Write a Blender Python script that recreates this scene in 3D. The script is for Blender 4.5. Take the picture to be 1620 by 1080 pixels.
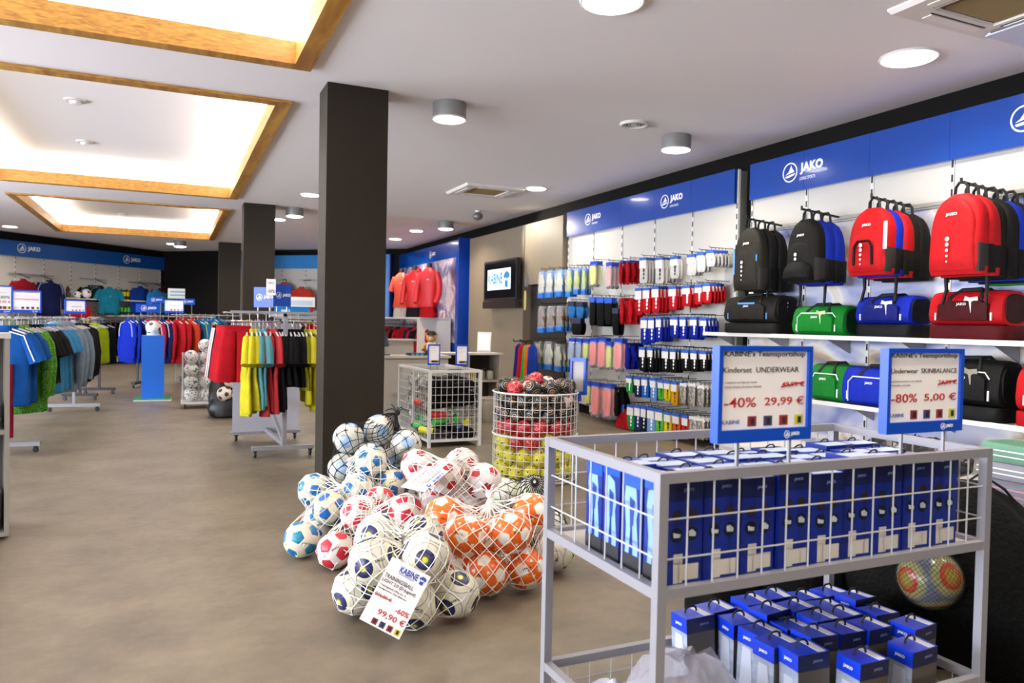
import bpy, math, random
import numpy as np
from mathutils import Matrix, Vector
PI = math.pi; R = math.radians
rnd = random.Random(7)
S = bpy.context.scene
COL = S.collection
for o in list(bpy.data.objects): bpy.data.objects.remove(o)

# ------------------------------------------------------------------ camera
cam_d = bpy.data.cameras.new('camera'); cam = bpy.data.objects.new('camera', cam_d); COL.objects.link(cam)
right = Vector((0.91112, -0.41172, 0.0200)); fwd = Vector((0.41204, 0.91087, -0.0241))
fwd.normalize(); right = (right - fwd * right.dot(fwd)).normalized(); up = right.cross(fwd)
M = Matrix((right, up, -fwd)).transposed().to_4x4(); M.translation = (0, 0, 1.35)
cam.matrix_world = M
cam_d.sensor_width = 36; cam_d.lens = 36 * 1194 / 1620; cam_d.clip_start = 0.05; cam_d.clip_end = 100
cam_d.dof.use_dof = True; cam_d.dof.focus_distance = 4.2; cam_d.dof.aperture_fstop = 3.2
S.camera = cam
# ------------------------------------------------------------------ view, world, daylight
S.view_settings.view_transform = 'Standard'; S.view_settings.look = 'None'
S.view_settings.gamma = 1; S.view_settings.use_curve_mapping = False
S.view_settings.exposure = 0.44
S.cycles.max_bounces = 7; S.cycles.diffuse_bounces = 4; S.cycles.glossy_bounces = 3
S.cycles.transmission_bounces = 4; S.cycles.transparent_max_bounces = 8
S.cycles.caustics_reflective = False; S.cycles.caustics_refractive = False
S.cycles.sample_clamp_indirect = 6
W = bpy.data.worlds.new('sky'); S.world = W; W.use_nodes = True
W.node_tree.nodes['Background'].inputs[0].default_value = (0.80, 0.86, 1.0, 1)
W.node_tree.nodes['Background'].inputs[1].default_value = 19
def area(name, loc, rot, sx, sy, power, color, shape='RECTANGLE', spread=180, portal=False):
    l = bpy.data.lights.new(name, 'AREA'); l.shape = shape; l.size = sx
    if shape in ('RECTANGLE', 'ELLIPSE'): l.size_y = sy
    l.energy = power; l.color = color; l.spread = R(spread)
    if portal: l.cycles.is_portal = True
    o = bpy.data.objects.new(name, l); COL.objects.link(o); o.location = loc; o.rotation_euler = rot
    return o
for k, (a, b) in enumerate(((-2.6, 2.4), (3.2, 8.2), (9.0, 14.0))):      # daylight comes in through the shop windows of the left wall
    area('window_portal', (-7.42, (a + b) / 2, 1.55), (0, R(-90), 0), 2.5, b - a, 1, (1, 1, 1), portal=True)
WARM = (1.0, 0.90, 0.76); COVE = (1.0, 0.95, 0.82)
LAMP_W = 21; COVE_W = 50

# ------------------------------------------------------------------ materials
def lin(h):
    h = h.lstrip('#'); r = [int(h[i:i + 2], 16) / 255 for i in (0, 2, 4)]
    return tuple(c / 12.92 if c <= .04045 else ((c + .055) / 1.055) ** 2.4 for c in r)
_m = {}
def mat(key, color=None, rough=.6, metal=0, emit=0, bump=0, bscale=60, vary=0, vscale=6, alpha=1, spec=.5, coat=0):
    if key in _m: return _m[key]
    m = bpy.data.materials.new(key); m.use_nodes = True; _m[key] = m
    nt = m.node_tree; b = nt.nodes['Principled BSDF']
    c = lin(color) if isinstance(color, str) else color
    b.inputs['Base Color'].default_value = (*c, 1); b.inputs['Roughness'].default_value = rough
    b.inputs['Metallic'].default_value = metal; b.inputs['Alpha'].default_value = alpha
    b.inputs['Specular IOR Level'].default_value = spec; b.inputs['Coat Weight'].default_value = coat
    if emit:
        b.inputs['Emission Color'].default_value = (*c, 1); b.inputs['Emission Strength'].default_value = emit
    if vary or bump:
        tc = nt.nodes.new('ShaderNodeTexCoord')
    if vary:
        n = nt.nodes.new('ShaderNodeTexNoise'); n.inputs['Scale'].default_value = vscale; n.inputs['Detail'].default_value = 4
        nt.links.new(tc.outputs['Object'], n.inputs['Vector'])
        r = nt.nodes.new('ShaderNodeValToRGB'); r.color_ramp.elements[0].position = .3; r.color_ramp.elements[1].position = .7
        r.color_ramp.elements[0].color = (*[x * (1 - vary) for x in c], 1); r.color_ramp.elements[1].color = (*[min(1, x * (1 + vary)) for x in c], 1)
        nt.links.new(n.outputs['Fac'], r.inputs['Fac']); nt.links.new(r.outputs['Color'], b.inputs['Base Color'])
    if bump:
        n2 = nt.nodes.new('ShaderNodeTexNoise'); n2.inputs['Scale'].default_value = bscale; n2.inputs['Detail'].default_value = 3
        nt.links.new(tc.outputs['Object'], n2.inputs['Vector'])
        bp = nt.nodes.new('ShaderNodeBump'); bp.inputs['Strength'].default_value = bump; bp.inputs['Distance'].default_value = .02
        nt.links.new(n2.outputs['Fac'], bp.inputs['Height']); nt.links.new(bp.outputs['Normal'], b.inputs['Normal'])
    return m
def dim(h, k): return tuple(x * k for x in lin(h))
def cloth(h): return mat('cloth ' + h, dim(h, .70), .9, bump=.4, bscale=14, vary=.12, vscale=9, spec=.12)
def nylon(h): return mat('nylon ' + h, dim(h, .66), .65, bump=.35, bscale=16, vary=.10, vscale=8, spec=.16)
def flat(h, rough=.5): return mat('flat %s %.2f' % (h, rough), h, rough)
def melange(h, h2):
    k = 'melange ' + h
    if k in _m: return _m[k]
    m = cloth(h); m = m.copy(); m.name = k; _m[k] = m; nt = m.node_tree
    rp = [n for n in nt.nodes if n.type == 'VALTORGB'][0]; ns = rp.inputs['Fac'].links[0].from_node
    ns.inputs['Scale'].default_value = 90; rp.color_ramp.elements[0].color = (*lin(h2), 1); rp.color_ramp.elements[1].color = (*lin(h), 1)
    rp.color_ramp.elements[0].position = .42; rp.color_ramp.elements[1].position = .55
    return m
WHITE = mat('white paint', '#d8d5cf', .55); CEIL = mat('ceiling plaster', '#efeaea', .9, bump=.03, bscale=200, spec=.2)
DARK = mat('dark wall paint', '#110f0d', .85, vary=.08, vscale=2, spec=.15); COLUMN = mat('dark column paint', '#251f16', .6, vary=.06, vscale=3, spec=.25)
TAUPE = mat('taupe wall paint', '#7d705c', .55, vary=.05, vscale=2)
PANEL = mat('white rack panel', '#bfbcb3', .5); BLUE = mat('brand blue board', '#093f96', .22, coat=.4); BLUEL = mat('blue light board', '#1f7fc4', .3)
SIGNB = mat('sign frame blue', '#0b48b8', .35); PAPER = mat('paper', '#f6f1ee', .6); INKW = mat('white lettering', '#f4f4f4', .5)
INK = mat('black ink', '#17161a', .6); RED_INK = mat('red ink', '#b81f24', .6); GREYINK = mat('grey ink', '#8e8a8a', .6); BLUEINK = mat('blue ink', '#2b50a8', .6)
STEEL = mat('grey steel paint', '#98979b', .38, metal=.25); CHROME = mat('chrome', '#c9c9c9', .18, metal=1); WIREW = mat('white wire', '#d4d3ce', .45)
BLACKP = mat('black plastic', '#121212', .45); BLACKM = mat('black metal', '#1b1a1a', .4, metal=.4); GREYB = mat('grey laminate', '#8d877d', .5)
CLEAR = mat('clear plastic film', '#f3f5f7', .12, alpha=.22); FILM = mat('crinkled plastic film', '#c9c6d2', .15, alpha=.4, bump=.8, bscale=12)
SILVER = mat('silver film', '#a9a69e', .22, metal=.7, bump=1, bscale=40, vary=.5, vscale=25); GLOW = mat('lamp glow', (1, .96, .88), emit=14)
NETW = mat('white net cord', '#f4f1ea', .7); NETB = mat('black net cord', '#101010', .8)
FILMT = mat('thin plastic film', '#e9ebef', .15, alpha=.16, bump=.6, bscale=14)
WEB = mat('black webbing', '#141414', .8)

def tree(m): return m.node_tree, m.node_tree.nodes['Principled BSDF']
def floor_material():
    m = mat('floor vinyl', '#8f8271', .42); nt, b = tree(m); N = nt.nodes.new; L = nt.links.new
    tc = N('ShaderNodeTexCoord'); mp = N('ShaderNodeMapping'); mp.inputs['Scale'].default_value = (1.25, 1.5, 1); L(tc.outputs['Object'], mp.inputs['Vector'])
    a = N('ShaderNodeTexNoise'); a.inputs['Scale'].default_value = 1.6; a.inputs['Detail'].default_value = 9; a.inputs['Roughness'].default_value = .66; L(mp.outputs['Vector'], a.inputs['Vector'])
    r = N('ShaderNodeValToRGB'); e = r.color_ramp.elements; e[0].position = .28; e[0].color = (*lin('#544b3d'), 1); e[1].position = .72; e[1].color = (*lin('#7e725f'), 1)
    L(a.outputs['Fac'], r.inputs['Fac']); L(r.outputs['Color'], b.inputs['Base Color'])
    c = N('ShaderNodeTexNoise'); c.inputs['Scale'].default_value = 14; L(mp.outputs['Vector'], c.inputs['Vector'])
    mr = N('ShaderNodeMapRange'); mr.inputs['To Min'].default_value = .36; mr.inputs['To Max'].default_value = .52; L(c.outputs['Fac'], mr.inputs['Value']); L(mr.outputs['Result'], b.inputs['Roughness'])
    return m
def wood_material():
    m = mat('oak frame wood', '#a0692c', .45); nt, b = tree(m); N = nt.nodes.new; L = nt.links.new
    tc = N('ShaderNodeTexCoord'); w = N('ShaderNodeTexNoise'); mp = N('ShaderNodeMapping'); mp.inputs['Scale'].default_value = (6, .8, 30)
    L(tc.outputs['Object'], mp.inputs['Vector']); L(mp.outputs['Vector'], w.inputs['Vector']); w.inputs['Scale'].default_value = 2.2; w.inputs['Detail'].default_value = 6; w.inputs['Distortion'].default_value = .6
    r = N('ShaderNodeValToRGB'); e = r.color_ramp.elements; e[0].position = .3; e[0].color = (*lin('#8f5c24'), 1); e[1].position = .7; e[1].color = (*lin('#c79643'), 1)
    L(w.outputs['Fac'], r.inputs['Fac']); L(r.outputs['Color'], b.inputs['Base Color'])
    return m
def print_material(key, stops, scale=1.2, sz=2.2):                       # a blurred printed picture on a flat panel
    m = mat(key, '#888888', .4); nt, b = tree(m); N = nt.nodes.new; L = nt.links.new
    tc = N('ShaderNodeTexCoord'); mp = N('ShaderNodeMapping'); mp.inputs['Scale'].default_value = (1, 1, sz); L(tc.outputs['Object'], mp.inputs['Vector'])
    a = N('ShaderNodeTexNoise'); a.inputs['Scale'].default_value = scale; a.inputs['Detail'].default_value = 3; a.inputs['Distortion'].default_value = .8; L(mp.outputs['Vector'], a.inputs['Vector'])
    r = N('ShaderNodeValToRGB'); e = r.color_ramp.elements
    while len(e) < len(stops): e.new(.5)
    for el, (p, h) in zip(e, stops): el.position = p; el.color = (*lin(h), 1)
    L(a.outputs['Fac'], r.inputs['Fac']); L(r.outputs['Color'], b.inputs['Base Color'])
    return m
FLOOR = floor_material(); WOOD = wood_material()
MOUNTAIN = print_material('printed mountain panel', [(.30, '#5f6a9c'), (.44, '#a4a9c6'), (.54, '#d3cfc8'), (.63, '#a8906a'), (.74, '#5d6286')])
STADIUM = print_material('printed stadium poster', [(.30, '#302b48'), (.46, '#6d6482'), (.56, '#c9c0c8'), (.66, '#8a3d48'), (.76, '#2b2840')], 1.6, 1.2)

# ---- ball patterns: the angle to the nearest panel centres of an icosahedral ball
def ball_group():
    g = bpy.data.node_groups.new('ball_panels', 'ShaderNodeTree')
    for i in range(1, 6): g.interface.new_socket('d%d' % i, in_out='OUTPUT', socket_type='NodeSocketFloat')
    N = g.nodes.new; L = g.links.new
    tc = N('ShaderNodeTexCoord'); nm = N('ShaderNodeVectorMath'); nm.operation = 'NORMALIZE'; L(tc.outputs['Object'], nm.inputs[0])
    ph = (1 + 5 ** .5) / 2; k = 1 / math.sqrt(1 + ph * ph)
    axes = [(0, 1, ph), (0, -1, ph), (1, ph, 0), (-1, ph, 0), (ph, 0, 1), (ph, 0, -1)]
    def mth(op, a, b=None):
        n = N('ShaderNodeMath'); n.operation = op
        for s, x in zip(n.inputs, (a, b)):
            if x is None: continue
            if isinstance(x, (int, float)): s.default_value = x
            else: L(x, s)
        return n.outputs[0]
    d = [0.0, 0.0, 0.0, 0.0]
    for ax in axes:
        n = N('ShaderNodeVectorMath'); n.operation = 'DOT_PRODUCT'; L(nm.outputs[0], n.inputs[0]); n.inputs[1].default_value = [x * k for x in ax]
        x = mth('ABSOLUTE', n.outputs['Value'])
        for i in range(4):
            hi = mth('MAXIMUM', d[i], x); x = mth('MINIMUM', d[i], x); d[i] = hi
    sp = N('ShaderNodeSeparateXYZ'); L(nm.outputs[0], sp.inputs[0])
    mx = mth('MAXIMUM', mth('MAXIMUM', mth('ABSOLUTE', sp.outputs[0]), mth('ABSOLUTE', sp.outputs[1])), mth('ABSOLUTE', sp.outputs[2]))
    out = N('NodeGroupOutput')
    for i in range(4): L(d[i], out.inputs[i])
    L(mx, out.inputs[4])
    return g
BALLG = ball_group()
def ball_mat(key, base, ops, rough=.32):
    m = mat(key, base, rough, bump=0); nt, b = tree(m); N = nt.nodes.new; L = nt.links.new
    g = N('ShaderNodeGroup'); g.node_tree = BALLG
    def mth(op, a, bb, clamp=False):
        n = N('ShaderNodeMath'); n.operation = op; n.use_clamp = clamp
        for s, x in zip(n.inputs, (a, bb)):
            if isinstance(x, (int, float)): s.default_value = x
            else: L(x, s)
        return n.outputs[0]
    d = [g.outputs[i] for i in range(4)]
    s12 = mth('SUBTRACT', d[0], d[1]); m6 = g.outputs[4]
    cur = None
    def step(v, t, soft=60): return mth('MULTIPLY', mth('SUBTRACT', v, t), soft, True)
    tcn = N('ShaderNodeTexCoord')
    for op in ops:
        k = op[0]
        if k == 'disc': f = step(d[0], op[1], 120)
        elif k == 'disc6': f = step(m6, op[1], 120)
        elif k == 'soft6': f = step(m6, op[1], 10)
        elif k == 'ring6': f = mth('MULTIPLY', step(m6, op[1], 150), mth('SUBTRACT', 1.0, step(m6, op[2], 150)))
        elif k == 'face': f = step(d[2], op[1], 60)
        elif k == 'soft': f = step(d[0], op[1], 10)
        elif k == 'pent': f = step(s12, op[1])
        elif k == 'ring': f = mth('MULTIPLY', step(d[0], op[1], 150), mth('SUBTRACT', 1.0, step(d[0], op[2], 150)))
        elif k == 'pring': f = mth('MULTIPLY', step(s12, op[1]), mth('SUBTRACT', 1.0, step(s12, op[2])))
        elif k == 'seam': f = mth('MULTIPLY', mth('SUBTRACT', 1.0, step(mth('SUBTRACT', d[2], d[3]), op[1], 90)), mth('SUBTRACT', 1.0, step(d[0], op[2], 90)))
        elif k == 'noise':
            n = N('ShaderNodeTexNoise'); n.inputs['Scale'].default_value = op[3]; L(tcn.outputs['Object'], n.inputs['Vector'])
            f = mth('MULTIPLY', step(n.outputs['Fac'], op[1], 20), 1.0)
        elif k == 'panelnoise':                                          # a second colour on some of the panels
            n = N('ShaderNodeTexNoise'); n.inputs['Scale'].default_value = 5; L(tcn.outputs['Object'], n.inputs['Vector'])
            f = mth('MULTIPLY', step(s12, op[1]), step(n.outputs['Fac'], .54, 30))
        mx = N('ShaderNodeMix'); mx.data_type = 'RGBA'; L(f, mx.inputs[0])
        if cur is None: mx.inputs[6].default_value = (*lin(base), 1)
        else: L(cur, mx.inputs[6])
        mx.inputs[7].default_value = (*lin(op[2] if k not in ('ring', 'ring6', 'pring', 'seam') else op[3]), 1)
        cur = mx.outputs[2]
    L(cur, b.inputs['Base Color'])
    bp = N('ShaderNodeBump'); bp.inputs['Strength'].default_value = .35; bp.inputs['Distance'].default_value = .004
    L(mth('MINIMUM', mth('MULTIPLY', mth('ABSOLUTE', mth('SUBTRACT', s12, .25), 0), 12.0), 1.0), bp.inputs['Height']); L(bp.outputs['Normal'], b.inputs['Normal'])
    return m
B_NAVY = ball_mat('navy ball', '#d9d5c2', [('ring6', .74, .755, '#34343a'), ('soft6', .84, '#e9e8a0'), ('disc6', .905, '#20235a'), ('soft6', .955, '#6c7142'), ('disc6', .988, '#d7d548')])
B_RED = ball_mat('red pentagon ball', '#dcd5d0', [('pent', .29, '#b3202c')])
B_RED2 = ball_mat('red panel ball', '#d9d2ca', [('pent', .21, '#c2263a')])
B_BLUE = ball_mat('blue panel ball', '#d6d0ba', [('pent', .24, '#1666a8'), ('panelnoise', .24, '#1f8b8e')])
B_LIME = ball_mat('blue and lime ball', '#d6d0ba', [('noise', .60, '#b8dd3f', 7), ('pent', .24, '#1c5fa6')])
B_ORANGE = ball_mat('orange ball', '#e8641c', [('noise', .62, '#f0a51f', 11), ('pring', .25, .28, '#f3b23a'), ('pent', .28, '#f2ece2'), ('face', .745, '#f3b23a'), ('face', .755, '#f2ece2')])
B_PALE = ball_mat('pale blue ball', '#d2d0c2', [('ring6', .80, .81, '#a9b1b6'), ('disc6', .915, '#9bb9d8'), ('ring6', .91, .92, '#6f8db4')])
B_GREENW = ball_mat('white and green ball', '#d5d4c6', [('ring6', .80, .815, '#4a4a44'), ('soft6', .92, '#bcd78a')])
B_BLACK = ball_mat('black line ball', '#17130f', [('ring6', .945, .96, '#c9b79a'), ('ring6', .83, .845, '#cdbfa6'), ('seam', .008, .93, '#8f7f68'), ('disc6', .990, '#d86b2c')])
B_CORAL = ball_mat('coral ball', '#a81a22', [('ring', .90, .912, '#e9a9a0'), ('seam', .015, .9, '#e69890')])
B_YELLOW = ball_mat('yellow ball', '#d9cf2d', [('seam', .02, .93, '#9c9420'), ('ring', .93, .94, '#8e871e'), ('disc', .987, '#3c3a22')])
B_WHITEX = ball_mat('white match ball', '#efece6', [('noise', .55, '#2b3a4c', 3.2), ('noise', .60, '#3b93b0', 4)])
B_CLASSIC = ball_mat('white and dark ball', '#ece4d8', [('pent', .27, '#5a2420')])
B_EYE = ball_mat('white display ball', '#efece8', [('disc6', .955, '#2a2220'), ('disc6', .985, '#7a4a3a')])
B_IRID = ball_mat('silver ball', '#5f626e', [('soft6', .72, '#8d8858'), ('disc6', .90, '#a63a26'), ('soft6', .94, '#6fa03a'), ('seam', .03, .9, '#8f8a50')], .25)

# ------------------------------------------------------------------ geometry helpers
class G:
    def __init__(s): s.v = []; s.f = []
    def add(s, vs, fs):
        n = len(s.v); s.v += [tuple(p) for p in vs]; s.f += [tuple(i + n for i in f) for f in fs]; return s
    def box(s, x0, x1, y0, y1, z0, z1):
        return s.add([(x0, y0, z0), (x1, y0, z0), (x1, y1, z0), (x0, y1, z0), (x0, y0, z1), (x1, y0, z1), (x1, y1, z1), (x0, y1, z1)],
                     [(0, 3, 2, 1), (4, 5, 6, 7), (0, 1, 5, 4), (1, 2, 6, 5), (2, 3, 7, 6), (3, 0, 4, 7)])
    def bar(s, a, b, w, d=None):                                         # square bar from a to b
        d = d or w; a = Vector(a); b = Vector(b); t = (b - a).normalized()
        u = t.cross(Vector((0, 0, 1)));  u = Vector((1, 0, 0)) if u.length < 1e-4 else u.normalized(); v = u.cross(t)
        q = [(u * i * w / 2 + v * j * d / 2) for i, j in ((-1, -1), (1, -1), (1, 1), (-1, 1))]
        return s.add([a + x for x in q] + [b + x for x in q], [(3, 2, 1, 0), (4, 5, 6, 7), (0, 1, 5, 4), (1, 2, 6, 5), (2, 3, 7, 6), (3, 0, 4, 7)])
    def tube(s, pts, r, n=6, closed=False):
        P = [Vector(p) for p in pts]; m = len(P); n0 = len(s.v); ref = None
        for i, p in enumerate(P):
            t = (P[(i + 1) % m] - P[i - 1]) if closed else (P[min(i + 1, m - 1)] - P[max(i - 1, 0)])
            t = t.normalized() if t.length > 1e-9 else Vector((0, 0, 1))
            if ref is None: ref = t.orthogonal().normalized()
            u = (ref - t * ref.dot(t)); u = u.normalized() if u.length > 1e-6 else t.orthogonal().normalized(); ref = u; w = t.cross(u)
            rr = r[i] if isinstance(r, (list, tuple)) else r
            for k in range(n):
                a = 2 * PI * k / n; s.v.append(tuple(p + (u * math.cos(a) + w * math.sin(a)) * rr))
        for i in range(m if closed else m - 1):
            for k in range(n):
                a = n0 + i * n; b = n0 + ((i + 1) % m) * n; s.f.append((a + k, a + (k + 1) % n, b + (k + 1) % n, b + k))
        if not closed: s.f.append(tuple(n0 + k for k in reversed(range(n)))); s.f.append(tuple(n0 + (m - 1) * n + k for k in range(n)))
        return s
    def loft(s, rings, cap=True):
        n = len(rings[0]); n0 = len(s.v)
        for r in rings: s.v += [tuple(p) for p in r]
        for i in range(len(rings) - 1):
            for k in range(n): s.f.append((n0 + i * n + k, n0 + i * n + (k + 1) % n, n0 + (i + 1) * n + (k + 1) % n, n0 + (i + 1) * n + k))
        if cap: s.f.append(tuple(n0 + k for k in reversed(range(n)))); s.f.append(tuple(n0 + (len(rings) - 1) * n + k for k in range(n)))
        return s
    def lathe(s, prof, n=16, c=(0, 0, 0)):
        return s.loft([[(c[0] + r * math.cos(2 * PI * k / n), c[1] + r * math.sin(2 * PI * k / n), c[2] + z) for k in range(n)] for r, z in prof])
    def ball(s, c, r, nu=12, nv=8, sc=(1, 1, 1)):
        return s.loft([[(c[0] + sc[0] * r * math.sin(a) * math.cos(2 * PI * k / nu), c[1] + sc[1] * r * math.sin(a) * math.sin(2 * PI * k / nu), c[2] - sc[2] * r * math.cos(a)) for k in range(nu)]
                       for a in [max(.02, min(PI - .02, PI * i / nv)) for i in range(nv + 1)]])
    def plate(s, pts, y0, y1):                                            # outline in x,z made thick along y
        n = len(pts); return s.add([(x, y0, z) for x, z in pts] + [(x, y1, z) for x, z in pts],
                                   [tuple(range(n)), tuple(reversed(range(n, 2 * n)))] + [(i, n + i, n + (i + 1) % n, (i + 1) % n) for i in range(n)])
    def move(s, M, n0=0):
        for i in range(n0, len(s.v)): s.v[i] = tuple(M @ Vector(s.v[i]))
        return s
def sup(cx, cy, z, a, b, n=20, e=3.0):                                    # superellipse ring in the xy plane
    out = []
    for k in range(n):
        t = 2 * PI * (k + .5) / n; c, d = math.cos(t), math.sin(t)
        out.append((cx + a * math.copysign(abs(c) ** (2 / e), c), cy + b * math.copysign(abs(d) ** (2 / e), d), z))
    return out
_mesh = {}
def mesh(g, smooth=False, key=None, angle=42):
    me = bpy.data.meshes.new(key or 'shape'); me.from_pydata(g.v, [], g.f); me.materials.append(None)
    if smooth:
        me.polygons.foreach_set('use_smooth', [True] * len(me.polygons))
        me.set_sharp_from_angle(angle=R(angle))
    me.update()
    if key: _mesh[key] = me
    return me
def shared(key, make, smooth=False, angle=42): return _mesh.get(key) or mesh(make(), smooth, key, angle)
def obj(name, g, m, parent=None, smooth=False, label=None, kind=None, loc=None, rot=None, scale=None):
    me = mesh(g, smooth) if isinstance(g, G) else g
    o = bpy.data.objects.new(name, me); COL.objects.link(o)
    o.material_slots[0].link = 'OBJECT'; o.material_slots[0].material = m
    if parent: o.parent = parent
    if loc: o.location = loc
    if rot: o.rotation_euler = rot
    if scale: o.scale = scale
    if label: o['label'] = label
    if kind: o['kind'] = kind
    return o
LABELS = {}
def tag(o, label, cat, group=None):
    o['label'] = label; o['category'] = cat
    if group: o['group'] = group
    LABELS.setdefault(label.lower(), []).append(o.name)
    return o
def thing(name, label, cat, loc=(0, 0, 0), rz=0, group=None, rot=None):
    o = bpy.data.objects.new(name, None); COL.objects.link(o); o.empty_display_size = .05
    o.location = loc; o.rotation_euler = rot or (0, 0, rz)
    return tag(o, label, cat, group)
def struct(name, g, m, parent=None, smooth=False):
    o = obj(name, g, m, parent, smooth)
    if not parent: o['kind'] = 'structure'
    return o
ORD = 'first second third fourth fifth sixth seventh eighth ninth tenth eleventh twelfth thirteenth fourteenth fifteenth sixteenth seventeenth eighteenth nineteenth twentieth'.split()
ORD += ['twenty-' + x for x in ORD[:9]] + ['thirtieth'] + ['thirty-' + x for x in ORD[:9]]
_txt = {}
def text(body, fit, m, parent, loc, rot=(PI / 2, 0, 0), bold=0.0, name='lettering', align='CENTER', depth=.0006):
    """lettering as a thin mesh; fit = (width, height), either may be None"""
    key = (body, bold)
    if key not in _txt:
        c = bpy.data.curves.new('text', 'FONT'); c.body = body; c.size = 1; c.offset = bold; c.extrude = .002; c.resolution_u = 3; c.space_character = 1.0 + bold
        o = bpy.data.objects.new('text', c); me = bpy.data.meshes.new_from_object(o)
        bpy.data.objects.remove(o); bpy.data.curves.remove(c)
        xs = [v.co.x for v in me.vertices]; ys = [v.co.y for v in me.vertices]
        mx, my = (min(xs) + max(xs)) / 2, (min(ys) + max(ys)) / 2
        for v in me.vertices: v.co.x -= mx; v.co.y -= my
        me.materials.clear(); me.materials.append(None)
        _txt[key] = (me, max(xs) - min(xs), max(ys) - min(ys))
    me, w, h = _txt[key]
    sx = fit[0] / w if fit[0] else fit[1] / h; sy = fit[1] / h if fit[1] else sx
    o = obj(name, me, m, parent, rot=rot, scale=(sx, sy, depth / .004))
    dx = 0 if align == 'CENTER' else (sx * w / 2 if align == 'LEFT' else -sx * w / 2)
    q = Matrix.Rotation(rot[2], 3, 'Z') @ Vector((dx, 0, 0)) if abs(rot[0] - PI / 2) < 1e-3 else Vector((dx, 0, 0))
    o.location = Vector(loc) + q
    return o
def emblem_mesh():
    g = G(); n = 36
    for k in range(n):
        a, b = 2 * PI * k / n, 2 * PI * (k + 1) / n
        g.plate([(math.cos(a), math.sin(a)), (math.cos(b), math.sin(b)), (.87 * math.cos(b), .87 * math.sin(b)), (.87 * math.cos(a), .87 * math.sin(a))], -.02, .02)
    for p in ([(-.62, -.22), (-.25, .02), (-.02, .34), (.16, .72), (.34, .30), (.62, .02), (.30, -.06), (-.1, -.12)], [(-.66, -.36), (.66, -.14), (.60, -.34), (-.1, -.50), (-.52, -.52)]):
        g.plate(p, -.02, .02)
    return g
def brand(parent, x, y, z, h, m=None, sub=False, rz=0, emb=True):         # round emblem and name, facing -y, h = height of the letters
    m = m or INKW
    if emb: obj('emblem', shared('emblem', emblem_mesh), m, parent, loc=(x - h * 1.15, y, z - (.12 * h if sub else 0)), scale=(h * .85, .02, h * .85))
    text('JAKO', (h * 2.5, h), m, parent, (x + h * 1.25, y, z), bold=.05)
    if sub: text('LIVING SPORTS', (h * 1.7, h * .28), m, parent, (x + h * .85, y, z - h * .85))
def sphere_mesh(sub):
    import bmesh
    bm = bmesh.new(); bmesh.ops.create_icosphere(bm, subdivisions=sub, radius=1); me = bpy.data.meshes.new('ball'); bm.to_mesh(me); bm.free()
    me.polygons.foreach_set('use_smooth', [True] * len(me.polygons)); me.materials.append(None); return me
BALL3 = sphere_mesh(4); BALL2 = sphere_mesh(3)
def ball(loc, r, m, label, group, hi=True, name='ball'):
    o = obj(name, BALL3 if hi else BALL2, m, loc=loc, scale=(r, r, r), rot=(rnd.uniform(0, 6), rnd.uniform(0, 6), rnd.uniform(0, 6)))
    return tag(o, label, 'ball', group)

# ================================================================== THE ROOM
H = 3.30; XW = 5.78
Bc = (-.23, 25.03); RL = R(46.8); RB = R(-41.4)                           # far corner and the two oblique walls that meet there
struct('floor', G().box(-8, 6.3, -4.5, 26, -.1, 0), FLOOR)
xs = [-8, -2.34, .86, 6.3]; cy = [(.10, 5.95), (7.15, 13.03), (14.61, 20.3)]
g = G(); g.box(xs[0], xs[1], -4.5, 26, H, H + .04); g.box(xs[2], xs[3], -4.5, 26, H, H + .04)
yy = [-4.5] + [v for a in cy for v in a] + [26]
for i in range(0, len(yy), 2): g.box(xs[1], xs[2], yy[i], yy[i + 1], H, H + .04)
struct('ceiling', g, CEIL)
def coffer(y0, y1, k):
    x0, x1 = xs[1], xs[2]; e = .16; top = H + .34
    g = G().box(x0 - e, x1 + e, y0 - e, y1 + e, top, top + .04)
    g.box(x0 - e - .03, x0 - e, y0 - e, y1 + e, H + .04, top); g.box(x1 + e, x1 + e + .03, y0 - e, y1 + e, H + .04, top)
    g.box(x0 - e, x1 + e, y0 - e - .03, y0 - e, H + .04, top); g.box(x0 - e, x1 + e, y1 + e, y1 + e + .03, H + .04, top)
    c = struct('ceiling_recess', g, CEIL)
    t = thing('ceiling_coffer_frame', ['oak coffer frame around the nearest glowing ceiling recess', 'oak coffer frame around the middle glowing ceiling recess', 'oak coffer frame around the farthest glowing ceiling recess'][k], 'frame', (0, 0, H))
    w = .115; b = -.025; hh = .145
    for x in ((x0 - w, x0), (x1, x1 + w)): obj('frame_board', G().box(x[0], x[1], y0 - w, y1 + w, b, -.001), WOOD, t)
    for y in ((y0 - w, y0), (y1, y1 + w)): obj('frame_board', G().box(x0, x1, y[0], y[1], b, -.001), WOOD, t)
    for x in ((x0, x0 + .018), (x1 - .018, x1)): obj('inner_board', G().box(x[0], x[1], y0, y1, b, hh), WOOD, t)
    for y in ((y0, y0 + .018), (y1 - .018, y1)): obj('inner_board', G().box(x0 + .018, x1 - .018, y[0], y[1], b, hh), WOOD, t)
    for x in (x0 - .08, x1 + .08): obj('light_strip', G().box(x - .012, x + .012, y0, y1, .115, .13), GLOW, t)
    for y in (y0 - .08, y1 + .08): obj('light_strip', G().box(x0, x1, y - .012, y + .012, .112, .127), GLOW, t)
    z = H + .135; cyy = (y0 + y1) / 2; cxx = (x0 + x1) / 2
    for x in (x0 - .08, x1 + .08): area('cove_light', (x, cyy, z), (PI, 0, 0), .05, y1 - y0, COVE_W * (y1 - y0) / 3, COVE)
    for y in (y0 - .08, y1 + .08): area('cove_light', (cxx, y, z), (PI, 0, 0), x1 - x0, .05, COVE_W * (x1 - x0) / 3, COVE)
    return top
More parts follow.
